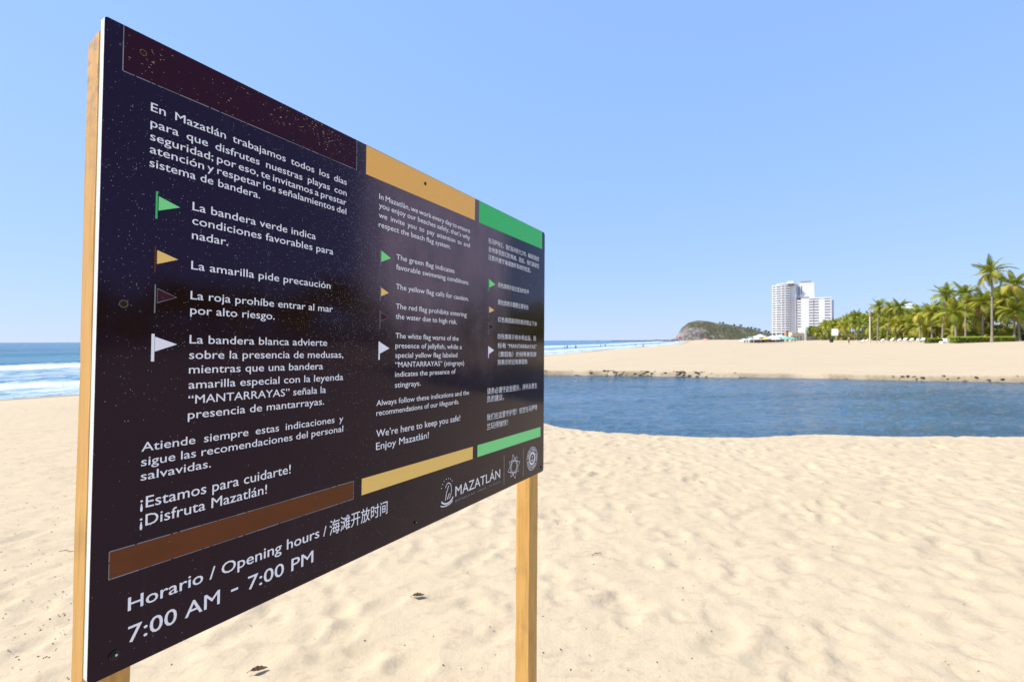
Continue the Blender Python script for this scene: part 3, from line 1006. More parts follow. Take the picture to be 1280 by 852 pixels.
dry_leaf(322, 840, 0.075, 0.35, 'dark curled dry leaf on the sand at the lower edge')
dry_leaf(522, 746, 0.075, 0.1, 'small dark dry leaf on the sand left of the right post')
tw = random.Random(4)
for (px, py, L, rz, lb) in ((684, 580, 0.13, 0.1, 'thin grey twig beside the lower right corner of the sign'), (82, 690, 0.12, 0.0, 'thin dark twig on the sand left of the left post'),
                            (200 + 545, 691, 0.10, 0.5, 'short brown twig lying right of the right post'), (646, 709, 0.05, 0.7, 'tiny twig touching the right post edge')):
    X, Y = at_px(px, py)
    z0 = near_z(X, Y)
    mb = MB()
    P0 = [(-L / 2, 0, 0.004), (-L / 6, 0.01 * L, 0.012), (L / 5, -0.03 * L, 0.010), (L / 2, 0.04 * L, 0.005)]
    mb.tube(P0, [0.0018, 0.0026, 0.0024, 0.0012], 6)
    mb.tube([P0[1], (L * 0.02, 0.14 * L, 0.016)], [0.0018, 0.0008], 5)
    o = mb.obj('twig', M['twig'], loc=(X, Y, z0)); o.rotation_euler = (0, 0, rz)
    props(o, lb, 'twig')
mb = MB()
for k in range(260):
    u = tw.random()
    px = tw.choice([tw.uniform(0, 90), tw.uniform(0, 90), tw.uniform(170, 1270), tw.uniform(640, 900)])
    X, Y = at_px(px, tw.uniform(540, 851)); z0 = near_z(X, Y)
    s_ = tw.uniform(0.0012, 0.0035) * (1 + 0.12 * Y); a = tw.uniform(0, PI)
    c, d = math.cos(a) * s_, math.sin(a) * s_
    mb.add([(X - c * 1.8, Y - d * 1.8, z0), (X + d, Y - c, z0 + s_ * 0.2), (X + c * 1.8, Y + d * 1.8, z0 + s_ * 0.2), (X - d, Y + c, z0), (X, Y, z0 + s_ * 0.9)],
           [(0, 1, 4), (1, 2, 4), (2, 3, 4), (3, 0, 4)])
props(mb.obj('plant_litter', M['twig']), 'scattered specks of dry plant litter and shell on the sand', 'litter', kind='stuff')

# clumps of weed and stones along the far bank
M['bank'] = mottled('bank_weed', (0.20, 0.14, 0.075), (0.11, 0.085, 0.045), 3)
mb = MB()
bk = random.Random(9)
for k in range(170):
    zone = bk.random()
    if zone < 0.55: x = bk.choice([bk.gauss(5.5, 0.3), bk.gauss(7.2, 0.35), bk.gauss(9.0, .2), bk.gauss(9.8, .15), bk.uniform(1, 12)])
    elif zone < 0.72: x = bk.uniform(0, 20)
    else: x = bk.gauss(22, 2.6)
    far = [(a, b) for a, b in POND if b > 19]
    far.sort()
    y = np.interp(x, [a for a, b in far], [b for a, b in far]) + bk.uniform(0.0, 0.30)
    z0 = max(gz(x, y), POND_Z) - 0.01
    s_ = bk.uniform(0.015, 0.045) * (1.2 if zone < 0.55 or zone > 0.72 else 0.6)
    V = []
    for q in range(6):
        a = PI * 2 * q / 6
        V.append((x + s_ * 3.0 * math.cos(a) * bk.uniform(.7, 1.2), y + s_ * math.sin(a) * bk.uniform(.7, 1.2), z0))
    for q in range(6):
        a = PI * 2 * q / 6 + 0.4
        V.append((x + s_ * 2.0 * math.cos(a) * bk.uniform(.7, 1.2), y + s_ * 0.7 * math.sin(a), z0 + s_ * bk.uniform(.3, .9)))
    V.append((x, y, z0 + s_ * bk.uniform(.7, 1.1)))
    Fc = [(q, (q + 1) % 6, 6 + (q + 1) % 6, 6 + q) for q in range(6)] + [(6 + q, 6 + (q + 1) % 6, 12) for q in range(6)]
    mb.add(V, Fc)
props(mb.obj('bank_debris', M['bank']), 'dark weed and clods along the far edge of the lagoon', 'debris', kind='stuff')

# ------------------------------------------------------------------ the hill
M['hill'] = m = mat('hill_ground', (0.1, 0.1, 0.05), 0.95, 0.1)
t = NT(m)
P_ = t.co.outputs['Object']
ge = t.node('ShaderNodeNewGeometry')
sz = t.node('ShaderNodeSeparateXYZ'); t.l.new(ge.outputs['Normal'], sz.inputs[0])
n1 = t.noise(P_, 0.035, 6, 0.65); n2 = t.noise(P_, 0.11, 5, 0.7)
veg = t.mix(t.remap(n1, 0.35, 0.65), (0.10, 0.10, 0.05), (0.17, 0.155, 0.095))
veg = t.mix(t.remap(n2, 0.45, 0.65, 0, 0.8), veg, (0.06, 0.062, 0.038))
rock = t.mix(t.remap(n2, 0.35, 0.65), (0.38, 0.33, 0.30), (0.09, 0.08, 0.065))
ra = t.node('ShaderNodeAttribute'); ra.attribute_name = 'rock'
rf = t.remap(t.math('ADD', ra.outputs['Fac'], t.remap(n1, 0.3, 0.7, -0.6, 0.6)), 0.38, 0.60)
t.set('Base Color', t.mix(rf, veg, rock))
t.set('Normal', t.bump(n2, 1.0, 6.0))
HY = 1500.0
ppx = HY / F
prof = [(838, 424.5), (845, 421), (848, 415), (852, 408.5), (860, 402.3), (872, 399.6), (885, 400), (900, 402.6), (920, 406), (940, 410), (955, 413.5), (970, 417), (1000, 421), (1040, 424)]
hx = [(a - 640) * ppx for a, b in prof]; hz = [max(0, (424.5 - b) * ppx) for a, b in prof]
gx_ = np.linspace(hx[0], hx[-1], 150); gy_ = np.linspace(-60, 190, 70)
A, B = np.meshgrid(gx_, gy_)
top = np.interp(A, hx, hz)
sh = smooth(B, -60, 10) ** 0.7 * (1 - smooth(B, 40, 190))
left = 1 - smooth(A, hx[0], hx[4])
Zh = top * sh * (1 + 0.10 * fbm(A / 30, B / 30, 4, 40)) + (fbm(A / 14, B / 14, 4, 50) * 9) * sh * (0.3 + left)
Zh = np.where(top * sh > top, top, Zh) - 1.0
me = bpy.data.meshes.new('hill')
V = np.stack([A * (1 + B / HY), B + HY, Zh], -1).reshape(-1, 3)
ny, nx = A.shape
idx = (np.arange(ny - 1)[:, None] * nx + np.arange(nx - 1)[None]).ravel()
me.from_pydata([tuple(v) for v in V], [], [(i, i + 1, i + nx + 1, i + nx) for i in idx.tolist()])
rk = 1 - smooth(A, hx[3], hx[7] + 30); rk = rk * (0.20 + 0.65 * (1 - smooth(Zh, 18, 46))) + 0.25 * (1 - smooth(Zh, 2, 9))
a_ = me.attributes.new('rock', 'FLOAT', 'POINT'); a_.data.foreach_set('value', np.clip(rk, 0, 1).astype(np.float32).ravel())
me.materials.append(M['hill'])
me.polygons.foreach_set('use_smooth', [True] * len(me.polygons))
props(link(bpy.data.objects.new('hill', me)), kind='structure')
# reef at its foot
M['reef'] = mottled('reef_rock', (0.10, 0.08, 0.07), (0.05, 0.045, 0.045), 0.4)
mb = MB(); rr = random.Random(3)
for k in range(150):
    px = 845 - abs(rr.gauss(0, 1)) * 38
    Y = HY * rr.uniform(0.72, 0.98); X = (px - 640) / F * Y
    s_ = rr.uniform(2, 6) * (1.3 if px > 820 else 0.8)
    V = []
    for q in range(6):
        a = PI * 2 * q / 6; V.append((X + s_ * 2 * math.cos(a) * rr.uniform(.7, 1.2), Y + s_ * math.sin(a), -1.5))
    for q in range(6):
        a = PI * 2 * q / 6; V.append((X + s_ * 1.2 * math.cos(a) * rr.uniform(.6, 1.2), Y + s_ * .6 * math.sin(a), -1 + s_ * rr.uniform(.15, .45)))
    mb.add(V, [(q, (q + 1) % 6, 6 + (q + 1) % 6, 6 + q) for q in range(6)] + [tuple(range(6, 12))])
props(mb.obj('reef', M['reef']), 'low dark rocks in the sea at the foot of the hill', 'rocks', kind='stuff')

# ------------------------------------------------------------------ foliage
def leafmat(name, c1, c2, trans=0.25):
    m = mottled(name, c1, c2, 1.5, 0.55, 0.35, per_object=0.22)
    t = m.node_tree
    b = t.nodes['Principled BSDF']; out = t.nodes['Material Output']
    tr = t.nodes.new('ShaderNodeBsdfTranslucent'); mx = t.nodes.new('ShaderNodeMixShader')
    src = b.inputs['Base Color'].links[0].from_socket
    t.links.new(src, tr.inputs['Color'])
    mx.inputs[0].default_value = trans
    t.links.new(b.outputs[0], mx.inputs[1]); t.links.new(tr.outputs[0], mx.inputs[2]); t.links.new(mx.outputs[0], out.inputs['Surface'])
    return m


M['frond'] = leafmat('palm_frond', (0.36, 0.38, 0.035), (0.17, 0.21, 0.02), 0.35)
M['frond_y'] = leafmat('palm_frond_yellow', (0.50, 0.46, 0.06), (0.36, 0.34, 0.04), 0.35)
M['frond_dry'] = leafmat('palm_frond_dry', (0.22, 0.14, 0.06), (0.13, 0.085, 0.04), 0.1)
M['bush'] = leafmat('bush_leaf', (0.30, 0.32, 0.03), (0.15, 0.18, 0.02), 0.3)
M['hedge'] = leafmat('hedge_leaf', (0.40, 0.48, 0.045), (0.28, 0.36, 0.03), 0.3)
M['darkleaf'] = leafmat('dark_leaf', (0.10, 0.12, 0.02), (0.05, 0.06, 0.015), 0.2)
M['trunk'] = mottled('palm_trunk', (0.33, 0.28, 0.22), (0.20, 0.16, 0.12), 3.0, bump=0.6, bd=0.05)
M['coconut'] = mottled('coconut', (0.20, 0.11, 0.035), (0.11, 0.08, 0.02), 4)


def frond_geo(L, droop, seed, nl=26, wid=0.60):
    """(verts, faces) of one palm frond leaving the origin along +x, leaflets hanging from a curved rib"""
    r_ = random.Random(seed)
    mb = MB()
    N = 10
    P = []
    for i in range(N + 1):
        s_ = i / N
        ang = 0.55 - droop * s_ * 1.25
        if i == 0: p = Vector((0, 0, 0))
        else: p = P[-1] + Vector((math.cos(ang), 0, math.sin(ang))) * (L / N)
        P.append(p)
    mb.tube(P, [0.045 * (1 - i / (N + 1)) + 0.008 for i in range(N + 1)], 4, caps=False)
    for k in range(nl):
        s_ = 0.16 + 0.84 * k / (nl - 1)
        i = min(int(s_ * N), N - 1); q = s_ * N - i
        b = P[i].lerp(P[i + 1], q); d = (P[min(i + 1, N)] - P[i]).normalized()
        ll = wid * L * 0.42 * (math.sin(PI * min(1, 0.18 + s_ * 0.80)) ** 0.7) * r_.uniform(.85, 1.1)
        for sd in (-1, 1):
            out = (Vector((0, sd, 0)) * 0.85 + d * 0.65 + Vector((0, 0, r_.uniform(-.15, .15)))).normalized()
            mid_ = b + out * ll * 0.55 + Vector((0, 0, -0.06 * ll))
            tip = b + out * ll + Vector((0, 0, -0.42 * ll * r_.uniform(.4, 1.2)))
            wv = d * 0.052 * (1.15 - 0.5 * s_) * L / 2.6
            mb.add([b - wv, b + wv, mid_ + wv * 0.9, mid_ - wv * 0.9, tip], [(0, 1, 2, 3), (3, 2, 4)])
    return mb.v, mb.f


FR = []
for i, (L, dr) in enumerate(((3.2, 0.85), (3.5, 1.25), (3.3, 1.6), (2.9, 2.0), (3.0, 0.45))):
    v_, f_ = frond_geo(L, dr, i)
    FR.append((v_, f_))


def frond_mesh(i, m):
    mb = MB(); mb.add(*FR[i]); return mb.mesh('frond', m)


FRM = {(i, k): frond_mesh(i, M[k]) for i in range(5) for k in ('frond', 'frond_y')}
FRM[(3, 'frond_dry')] = frond_mesh(3, M['frond_dry'])


def crown_spec(seed, nf=24, yellow=0.25, wind=0.0):
    """list of (frond variant, material key, rotation, scale)"""
    r_ = random.Random(seed)
    out = []
    for k in range(nf):
        s_ = k / nf                          # 0 = newest, upright; 1 = oldest, hanging
        az = k * 2.39996 + r_.uniform(-.25, .25)
        el = 1.15 - 1.55 * s_ + r_.uniform(-.12, .12)
        i = 4 if s_ < 0.15 else 0 if s_ < 0.38 else 1 if s_ < 0.6 else 2 if s_ < 0.85 else 3
        key = 'frond_y' if (s_ > 0.45 and r_.random() < yellow * 1.4) else 'frond'
        if s_ > 0.93 and r_.random() < 0.4: i, key = 3, 'frond_dry'
        R = Matrix.Rotation(az, 4, 'Z') @ Matrix.Rotation(-(el - 0.3), 4, 'Y') @ Matrix.Rotation(r_.uniform(-.3, .3), 4, 'X')
        if wind: R = Matrix.Rotation(wind, 4, 'Y') @ R
        out.append((i, key, R, r_.uniform(.85, 1.1)))
    return out


def trunk_mesh(h, seed, r0=0.17, r1=0.10, lean=0.6):
    r_ = random.Random(seed)
    az = r_.uniform(0, 2 * PI); ln = lean * r_.random()
    mb = MB(); n = 14; P = []; R = []
    for i in range(n + 1):
        s_ = i / n
        P.append((math.cos(az) * ln * s_ ** 1.8, math.sin(az) * ln * s_ ** 1.8, h * s_))
        R.append(r0 + (r1 - r0) * s_ + (0.10 * (1 - s_ * 8) if s_ < 0.12 else 0) + (0.012 if i % 2 else 0))
    mb.tube(P, R, 8)
    return mb.mesh('trunk', M['trunk']), P[-1]


CROWNS = []
for c in range(4):
    mb = MB()
    for (i, key, R, s_) in crown_spec(100 + c, 24, 0.28):
        vs = [tuple(R @ (Vector(p) * s_)) for p in FR[i][0]]
        mb.add(vs, FR[i][1], {'frond': 0, 'frond_y': 1, 'frond_dry': 2}[key])
    CROWNS.append(mb.mesh('crown', [M['frond'], M['frond_y'], M['frond_dry']]))


def coconut_mesh():
    mb = MB(); r_ = random.Random(2)
    for k in range(7):
        a = 2 * PI * k / 7; x, y, z = .22 * math.cos(a), .22 * math.sin(a), -0.18 - 0.1 * (k % 2)
        mb.tube([(x, y, z + .14), (x, y, z + .07), (x, y, z - .05), (x, y, z - .14)], [.03, .11, .12, .04], 6)
    return mb.mesh('coconuts', M['coconut'])


COCO = coconut_mesh()
palm_n = 0


def palm(X, Y, h, label, group, detailed=False, sc=1.0, wind=0.0, z=None, yellow=0.28):
    """h: height of the crown's centre"""
    global palm_n
    palm_n += 1
    z = gz(X, Y) - 0.1 if z is None else z
    e = empty('palm_tree', (X, Y, z), random.uniform(0, 6.28))
    props(e, label, 'palm tree', group)
    tm, tip = trunk_mesh(h, palm_n * 7, lean=0.9 if h > 6 else 0.4)
    inst('trunk', tm, e)
    if detailed:
        inst('coconuts', COCO, e, tip)
        for (i, key, R, s_) in crown_spec(palm_n, 22, yellow, wind):
            o = bpy.data.objects.new('frond', FRM[(i, key)]); link(o, e)
            o.matrix_local = Matrix.Translation(tip) @ R @ Matrix.Diagonal((s_ * sc, s_ * sc, s_ * sc, 1))
    else:
        inst('crown', CROWNS[palm_n % 4], e, tip, (0, 0, random.uniform(0, 6)), sc * random.uniform(.9, 1.08))
    return e


def px_place(px, Y): return (px - 640) / F * Y, Y


def top_h(px, ytop, Y, z): return (yh(px) - ytop) * Y / F + 1.6 - z


# front palms, one by one: (px, y of crown top, distance, label, wind)
fronts = [
    (1240, 325, 78, 'tallest coconut palm, standing clear above the hedge on the right', 0.42),
    (1274, 341, 80, 'tall palm at the right edge of the picture beside the tallest palm', 0.2),
    (1178, 357, 92, 'palm rising from the grove left of centre behind the gap in the hedge', 0.1),
    (1207, 355, 88, 'palm with pale trunk left of the tallest palm', 0.1),
    (1228, 364, 84, 'yellow-green palm close left of the tallest palm trunk', 0.1),
    (1257, 362, 86, 'palm directly right of the tallest palm, lower than it', 0.1),
    (1268, 374, 80, 'low broad palm at the right end of the hedge', 0.0),
    (1195, 376, 84, 'short leafy palm behind the left hedge end', 0.0),
    (1165, 378, 94, 'bushy low palm behind the short hedge', 0.0),
    (1150, 381, 102, 'yellowing palm at the left of the short hedge', 0.0),
    (1097, 375, 135, 'dark palm topping the grove right of the pale pole', 0.0),
    (1109, 377, 132, 'second dark palm right of the pale pole', 0.0),
    (1125, 375, 128, 'dark palm in front of the white dome roof', 0.0),
    (1071, 389, 165, 'palm with raised crown left of the pale pole', 0.0),
]
for px, yt, Y, lb, wd in fronts:
    X, Y = px_place(px, Y); z = gz(X, Y)
    h = top_h(px, yt, Y, z)
    palm(X, Y, max(2.0, h - 1.9), lb, 'palms of the beach grove', True, 1.0, wd)

# rest of the grove: rows behind and between
line_px = [1280, 1240, 1200, 1150, 1100, 1060, 1030, 1008]; line_Y = [82, 88, 96, 112, 140, 175, 220, 270]
topx = [1004, 1015, 1040, 1060, 1080, 1100, 1130, 1150, 1170, 1200, 1240, 1280, 1330]
topy = [411, 406, 398, 393, 390, 386, 384, 388, 378, 374, 364, 360, 350]
gr = random.Random(77)
LAND = [(1007, 'the cream beach building'), (1022, 'the grey garden wall'), (1043, 'the blank white board'), (1061, 'the person in white'), (1087, 'the pale pole'),
        (1109, 'the two dark palms'), (1137, 'the domed canopy'), (1160, 'the short hedge'), (1185, 'the white planter'), (1207, 'the pale-trunked palm'), (1240, 'the tallest palm'), (1274, 'the picture edge palm')]
random.seed(5)
for row in range(5):
    px = 1008 + row * 2
    while px < 1290:
        Y0 = float(np.interp(px, line_px[::-1], line_Y[::-1]))
        Y = Y0 * (1.0 + 0.10 * row + gr.uniform(-.02, .03))
        X = (px - 640) / F * Y
        z = gz(X, Y)
        yt = float(np.interp(px, topx, topy)) + gr.uniform(-2, 5) + (14 if row == 0 else 7 if row == 1 else 0) * min(1, 85 / Y0)
        h = top_h(px, min(yt, 416), Y, z) - 1.9
        lm = min(LAND, key=lambda q: abs(q[0] - px))
        side = 'right of' if px - lm[0] > 4 else 'left of' if px - lm[0] < -4 else 'in line with'
        where = ['front row', 'second row', 'third row', 'fourth row', 'back row'][row] + ' palm of the grove, ' + side + ' ' + lm[1]
        sc_ = 1.0 if h > 2.2 else 0.85
        palm(X, Y, max(h, 1.3), where, 'palms of the beach grove', False, sc_)
        px += gr.uniform(0.75, 1.25) * 612 * 2.9 / Y * (1.0 + 0.12 * row)
# young palms whose fronds reach the sand
yg = random.Random(91); ycount = {}
for i in range(26):
    px = 1030 + i * 9.6 + yg.uniform(-2.5, 2.5)
    if 1184 < px < 1190: px += 6
    Y = float(np.interp(px, line_px[::-1], line_Y[::-1])) * (1.01 + 0.06 * (i % 2))
    X = (px - 640) / F * Y
    lm = min(LAND, key=lambda q: abs(q[0] - px))
    sd_ = ('right of ' if px > lm[0] else 'left of ') + lm[1]; ycount[sd_] = ycount.get(sd_, 0) + 1
    palm(X, Y, yg.uniform(0.6, 1.6), ('young low palm ' if ycount[sd_] == 1 else 'second young palm ' if ycount[sd_] == 2 else 'third young palm ') + 'with fronds near the ground, ' + sd_, 'young palms at the foot of the grove', px > 1150, yg.uniform(.65, .85), 0.0, None, 0.35)
# the grove goes on beyond the right of the frame; the board mirrors it
for row in range(3):
    s_ = row * 2.0
    while s_ < 130:
        X = 90 - s_ * 0.30 + row * 6.5 + gr.uniform(-1.5, 1.5); Y = 74 - s_ + gr.uniform(-1.5, 1.5)
        if (X / Y < 1.06 and Y > 0): s_ += 4; continue
        palm(X, Y, gr.uniform(3.0, 7.5) + (2.0 if row else 0), 'palm of the grove mirrored in the glossy face of the sign', 'palms of the grove beyond the right edge', False, 1.0)
        s_ += gr.uniform(4.5, 7.5)


# undergrowth mass
def leaf_cloud(mb, X, Y, z, rx, ry, rz, n, r_, size, mi=0):
    for k in range(n):
        while True:
            a, b, c = r_.uniform(-1, 1), r_.uniform(-1, 1), r_.uniform(-1, 1)
            if a * a + b * b + c * c < 1: break
        p = Vector((X + a * rx, Y + b * ry, z + c * rz))
        d = Vector((r_.uniform(-1, 1), r_.uniform(-1, 1), r_.uniform(-.5, 1))).normalized()
        e = d.cross(Vector((r_.uniform(-1, 1), r_.uniform(-1, 1), r_.uniform(-1, 1)))).normalized()
        s_ = size * r_.uniform(.6, 1.3)
        mb.add([p - e * s_ * .35, p + d * s_, p + e * s_ * .35, p - d * s_], [(0, 1, 2, 3)], mi)


mb = MB(); ur = random.Random(31)
px = 1006
while px < 1300:
    Y0 = float(np.interp(px, line_px[::-1], line_Y[::-1]))
    for row in range(3):
        Y = Y0 * (1.04 + 0.09 * row); X = (px - 640) / F * Y
        hh = ur.uniform(1.0, 2.4)
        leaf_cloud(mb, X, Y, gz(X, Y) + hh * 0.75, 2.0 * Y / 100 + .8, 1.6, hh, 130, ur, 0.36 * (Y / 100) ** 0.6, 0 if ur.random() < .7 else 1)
    px += 612 * 2.4 / Y0
s_ = 0
while s_ < 130:
    for row in range(2):
        X = 92 - s_ * 0.30 + row * 7; Y = 74 - s_
        if not (Y > 0 and X / Y < 1.06):
            leaf_cloud(mb, X, Y, gz(X, Y) + 1.3, 2.6, 2.4, 1.9 + row, 70, ur, 0.5, 0 if row else 1)
    s_ += 3.4
for s_ in np.arange(0, 230, 4.0):
    # far back fill of the grove
    X, Y = 122 + s_ * 0.42 - 12, 74 + s_
    leaf_cloud(mb, X, Y, gz(X, Y) + 2.2, 4.0, 3.0, 2.6, 80, ur, 0.7, 0)
props(mb.obj('undergrowth', [M['darkleaf'], M['bush']]), 'shrubs and low leaves filling the foot of the palm grove', 'undergrowth', kind='stuff')


# hedges
def hedge(px0, px1, yb, yt, Y, label):
    X0 = (px0 - 640) / F * Y; X1 = (px1 - 640) / F * Y
    z = gz((X0 + X1) / 2, Y); h = (yb - yt) * Y / F; D = 1.2
    e = empty('hedge', ((X0 + X1) / 2, Y, z)); props(e, label, 'hedge', 'clipped hedges in front of the palms')
    r_ = random.Random(int(px0)); mb = MB(); L = (X1 - X0) / 2
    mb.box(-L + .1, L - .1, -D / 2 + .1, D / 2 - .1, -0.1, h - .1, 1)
    for k in range(int(1900 * (X1 - X0) / 10)):
        f = r_.random()
        if f < .5: p = (r_.uniform(-L, L), -D / 2 + r_.uniform(-.03, .08), r_.uniform(0, h))
        elif f < .9: p = (r_.uniform(-L, L), r_.uniform(-D / 2, D / 2), h + r_.uniform(-.08, .05))
        else: p = (r_.choice([-L, L]), r_.uniform(-D / 2, D / 2), r_.uniform(0, h))
        d = Vector((r_.uniform(-1, 1), r_.uniform(-1, 1), r_.uniform(-1, 1))).normalized(); q = d.orthogonal().normalized(); p = Vector(p)
        mb.add([p - q * .05, p + d * .12, p + q * .05, p - d * .12], [(0, 1, 2, 3)], 0)
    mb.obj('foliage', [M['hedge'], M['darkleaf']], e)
    mb = MB()
    for k in range(int(L * 2)): mb.tube([(-L + .5 + k, 0, -.2), (-L + .5 + k, 0, .3)], .03, 5)
    mb.obj('stems', M['trunk'], e)


hedge(1158, 1182, 425.4, 419.8, 88, 'short clipped green hedge left of the white block')
hedge(1190, 1266, 426.2, 419.2, 80, 'long clipped green hedge at the foot of the tallest palm')

M['plaster'] = mottled('white_plaster', (0.80, 0.79, 0.76), (0.70, 0.69, 0.66), 1.2, 0.8)
M['cream'] = mottled('cream_plaster', (0.72, 0.64, 0.48), (0.62, 0.56, 0.43), 1.2, 0.8)
M['grey_wall'] = mottled('grey_wall', (0.36, 0.33, 0.32), (0.26, 0.24, 0.24), 1.0, 0.9)


def on_ground(px, Y):
    X = (px - 640) / F * Y; return (X, Y, gz(X, Y))


# white block between the hedges: a low bench-like planter
e = empty('planter', on_ground(1185.5, 84)); props(e, 'low white masonry planter in the gap between the hedges', 'planter')
mb = MB(); mb.box(-.55, .55, -.4, .4, -.1, .62); mb.box(-.65, .65, -.5, .5, .62, .75); mb.box(-1.3, -.55, -.35, .35, -.1, .30); mb.obj('basin', M['plaster'], e)
mb = MB(); leaf_cloud(mb, 0, 0, .85, .45, .35, .22, 40, random.Random(3), .15); mb.obj('plant', M['bush'], e)

# grey low wall at the left foot of the grove
e = empty('garden_wall', on_ground(1022, 235)); props(e, 'low grey garden wall at the left foot of the palm grove', 'wall')
mb = MB(); mb.box(-5.5, 6, -.2, .2, -.3, 1.5); mb.obj('wall', M['grey_wall'], e)
mb = MB(); mb.box(-5.7, 6.2, -.3, .3, 1.5, 1.65); mb.obj('coping', M['cream'], e)

# white dome behind the palms
e = empty('dome_canopy', on_ground(1137, 150)); props(e, 'pale blue-white domed canopy roof showing between palm tops', 'canopy')
M['canopy'] = mottled('canopy_cloth', (0.60, 0.68, 0.72), (0.50, 0.60, 0.66), 1.0)
mb = MB(); R_ = 2.3; hh = (yh(1137) - 379.5) * 150 / F + 1.6 - gz(*px_place(1137, 150))
rings = []
for i in range(7):
    th = PI / 2 * i / 6
    rings.append([(R_ * math.cos(th) * math.cos(2 * PI * k / 16), R_ * math.cos(th) * math.sin(2 * PI * k / 16), hh - 1.5 + 1.5 * math.sin(th)) for k in range(16)])
mb.add([p for r_ in rings for p in r_], [(i * 16 + k, i * 16 + (k + 1) % 16, (i + 1) * 16 + (k + 1) % 16, (i + 1) * 16 + k) for i in range(6) for k in range(16)])
mb.obj('roof', M['canopy'], e, True)
for k in range(4):
    a = PI / 4 + PI / 2 * k
    mb = MB(); mb.tube([(1.9 * math.cos(a), 1.9 * math.sin(a), -.2), (1.9 * math.cos(a), 1.9 * math.sin(a), hh - 1.3)], .12, 8); mb.obj('column', M['plaster'], e)

# pale pole with head
Yp = 112
e = empty('beach_pole', on_ground(1087.5, Yp)); props(e, 'tall pale wooden pole with a small orange head in front of the grove', 'pole')
zb = gz(*px_place(1087.5, Yp)); hp = (yh(1087) - 394.5) * Yp / F + 1.6 - zb
M['pole'] = mottled('pale_pole', (0.70, 0.60, 0.42), (0.60, 0.50, 0.34), 2.0)
M['orange'] = mottled('orange_paint', (0.55, 0.22, 0.08), (0.45, 0.18, 0.07), 4)
mb = MB(); mb.tube([(0, 0, -.3), (0, 0, hp)], [.17, .14], 10); mb.obj('shaft', M['pole'], e)
mb = MB(); mb.tube([(0, 0, hp), (0, 0, hp + .12), (0, 0, hp + .32), (0, 0, hp + .45)], [.15, .34, .30, .08], 10); mb.obj('head', M['orange'], e)
mb = MB(); mb.tube([(0, 0, hp - .5), (.45, 0, hp - .35)], .05, 6); mb.box(.30, .68, -.1, .1, hp - .62, hp - .3); mb.obj('lamp_arm', M['pole'], e)

# blank notice board and bin
e = empty('notice_board', on_ground(1043.5, 150), -0.7); props(e, 'square blank white notice board on a post before the grove', 'sign')
zb = e.location.z; h1_ = (yh(1043) - 419.2) * 150 / F + 1.6 - zb; h2_ = (yh(1043) - 410.8) * 150 / F + 1.6 - zb
mb = MB(); mb.box(-.85, .85, -.06, .06, h1_, h2_); mb.obj('panel', M['plaster'], e)
mb = MB(); mb.tube([(.3, .1, -.2), (.3, .1, h2_ - .2)], .07, 6); mb.obj('post', M['pole'], e)
e = empty('litter_bin', on_ground(1039.3, 146)); props(e, 'black round litter bin left of the blank white board', 'bin')
M['black'] = mottled('black_plastic', (0.02, 0.02, 0.02), (0.035, 0.033, 0.03), 4, 0.5)
mb = MB(); mb.tube([(0, 0, 0), (0, 0, .75), (0, 0, .9)], [.42, .55, .5], 12); mb.obj('drum', M['black'], e)
mb = MB(); mb.tube([(0, 0, .9), (0, 0, .98), (0, 0, 1.1)], [.56, .54, .2], 12); mb.obj('lid', M['black'], e)

# ------------------------------------------------------------------ hotel towers
M['hotel'] = mottled('hotel_white', (0.74, 0.74, 0.75), (0.70, 0.70, 0.715), 0.05, 0.7)
M['hotel_shaded'] = mottled('hotel_white_shaded', (0.50, 0.53, 0.62), (0.47, 0.50, 0.59), 0.05, 0.7)  # white walls out of the sun, their cool shade put into the colour
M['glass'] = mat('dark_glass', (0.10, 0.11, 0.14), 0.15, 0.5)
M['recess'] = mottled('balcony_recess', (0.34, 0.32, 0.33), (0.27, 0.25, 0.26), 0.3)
HYT = 650.0; kp = HYT / F
Xt = (965 - 640) * kp
ang = -math.atan2(Xt + 38, HYT)
zt = 1.3


def H(y): return (yh(1000) - y) * kp + 1.6 - zt          # image row -> height above the tower's foot


tower = empty('hotel_tower', (Xt, HYT, zt), ang); tower.scale = (math.cos(ang), 1, 1)
props(tower, 'tall white hotel tower with curved stacked balconies on its left', 'building')
mb = MB()
mb.box(23 * kp, 30.5 * kp, 4, 22, -1, H(355)); mb.obj('stair_fin', M['hotel'], tower)
mb = MB(); mb.box(30.5 * kp, 35 * kp, 7, 24, -1, H(354.0)); mb.obj('core_wall', M['hotel_shaded'], tower)
mb = MB(); mb.box(35 * kp, 52.5 * kp, 6, 26, -1, H(355.0)); mb.obj('rear_block', M['hotel'], tower)
mb = MB(); mb.box(36 * kp, 49 * kp, 8, 20, H(355.0), H(352.6)); mb.obj('plant_room', M['grey_wall'], tower)
for k in range(5):
    zc = H(359.5 + 2.1 * k)
    for u in (33.4, 36.2):
        mb = MB(); mb.box((u) * kp, (u + 1.5) * kp, 5.8, 6.3, zc - .75, zc + .75); mb.obj('window', M['glass'], tower)


def arc(r0, bulge, n=10, x0=0.0, x1=23.0):
    P = []
    for i in range(n + 1):
        u = i / n
        P.append(((x0 + (x1 - x0) * u) * kp, r0 - bulge * math.sin(PI * min(1, u * 0.62 + 0.10))))
    return P


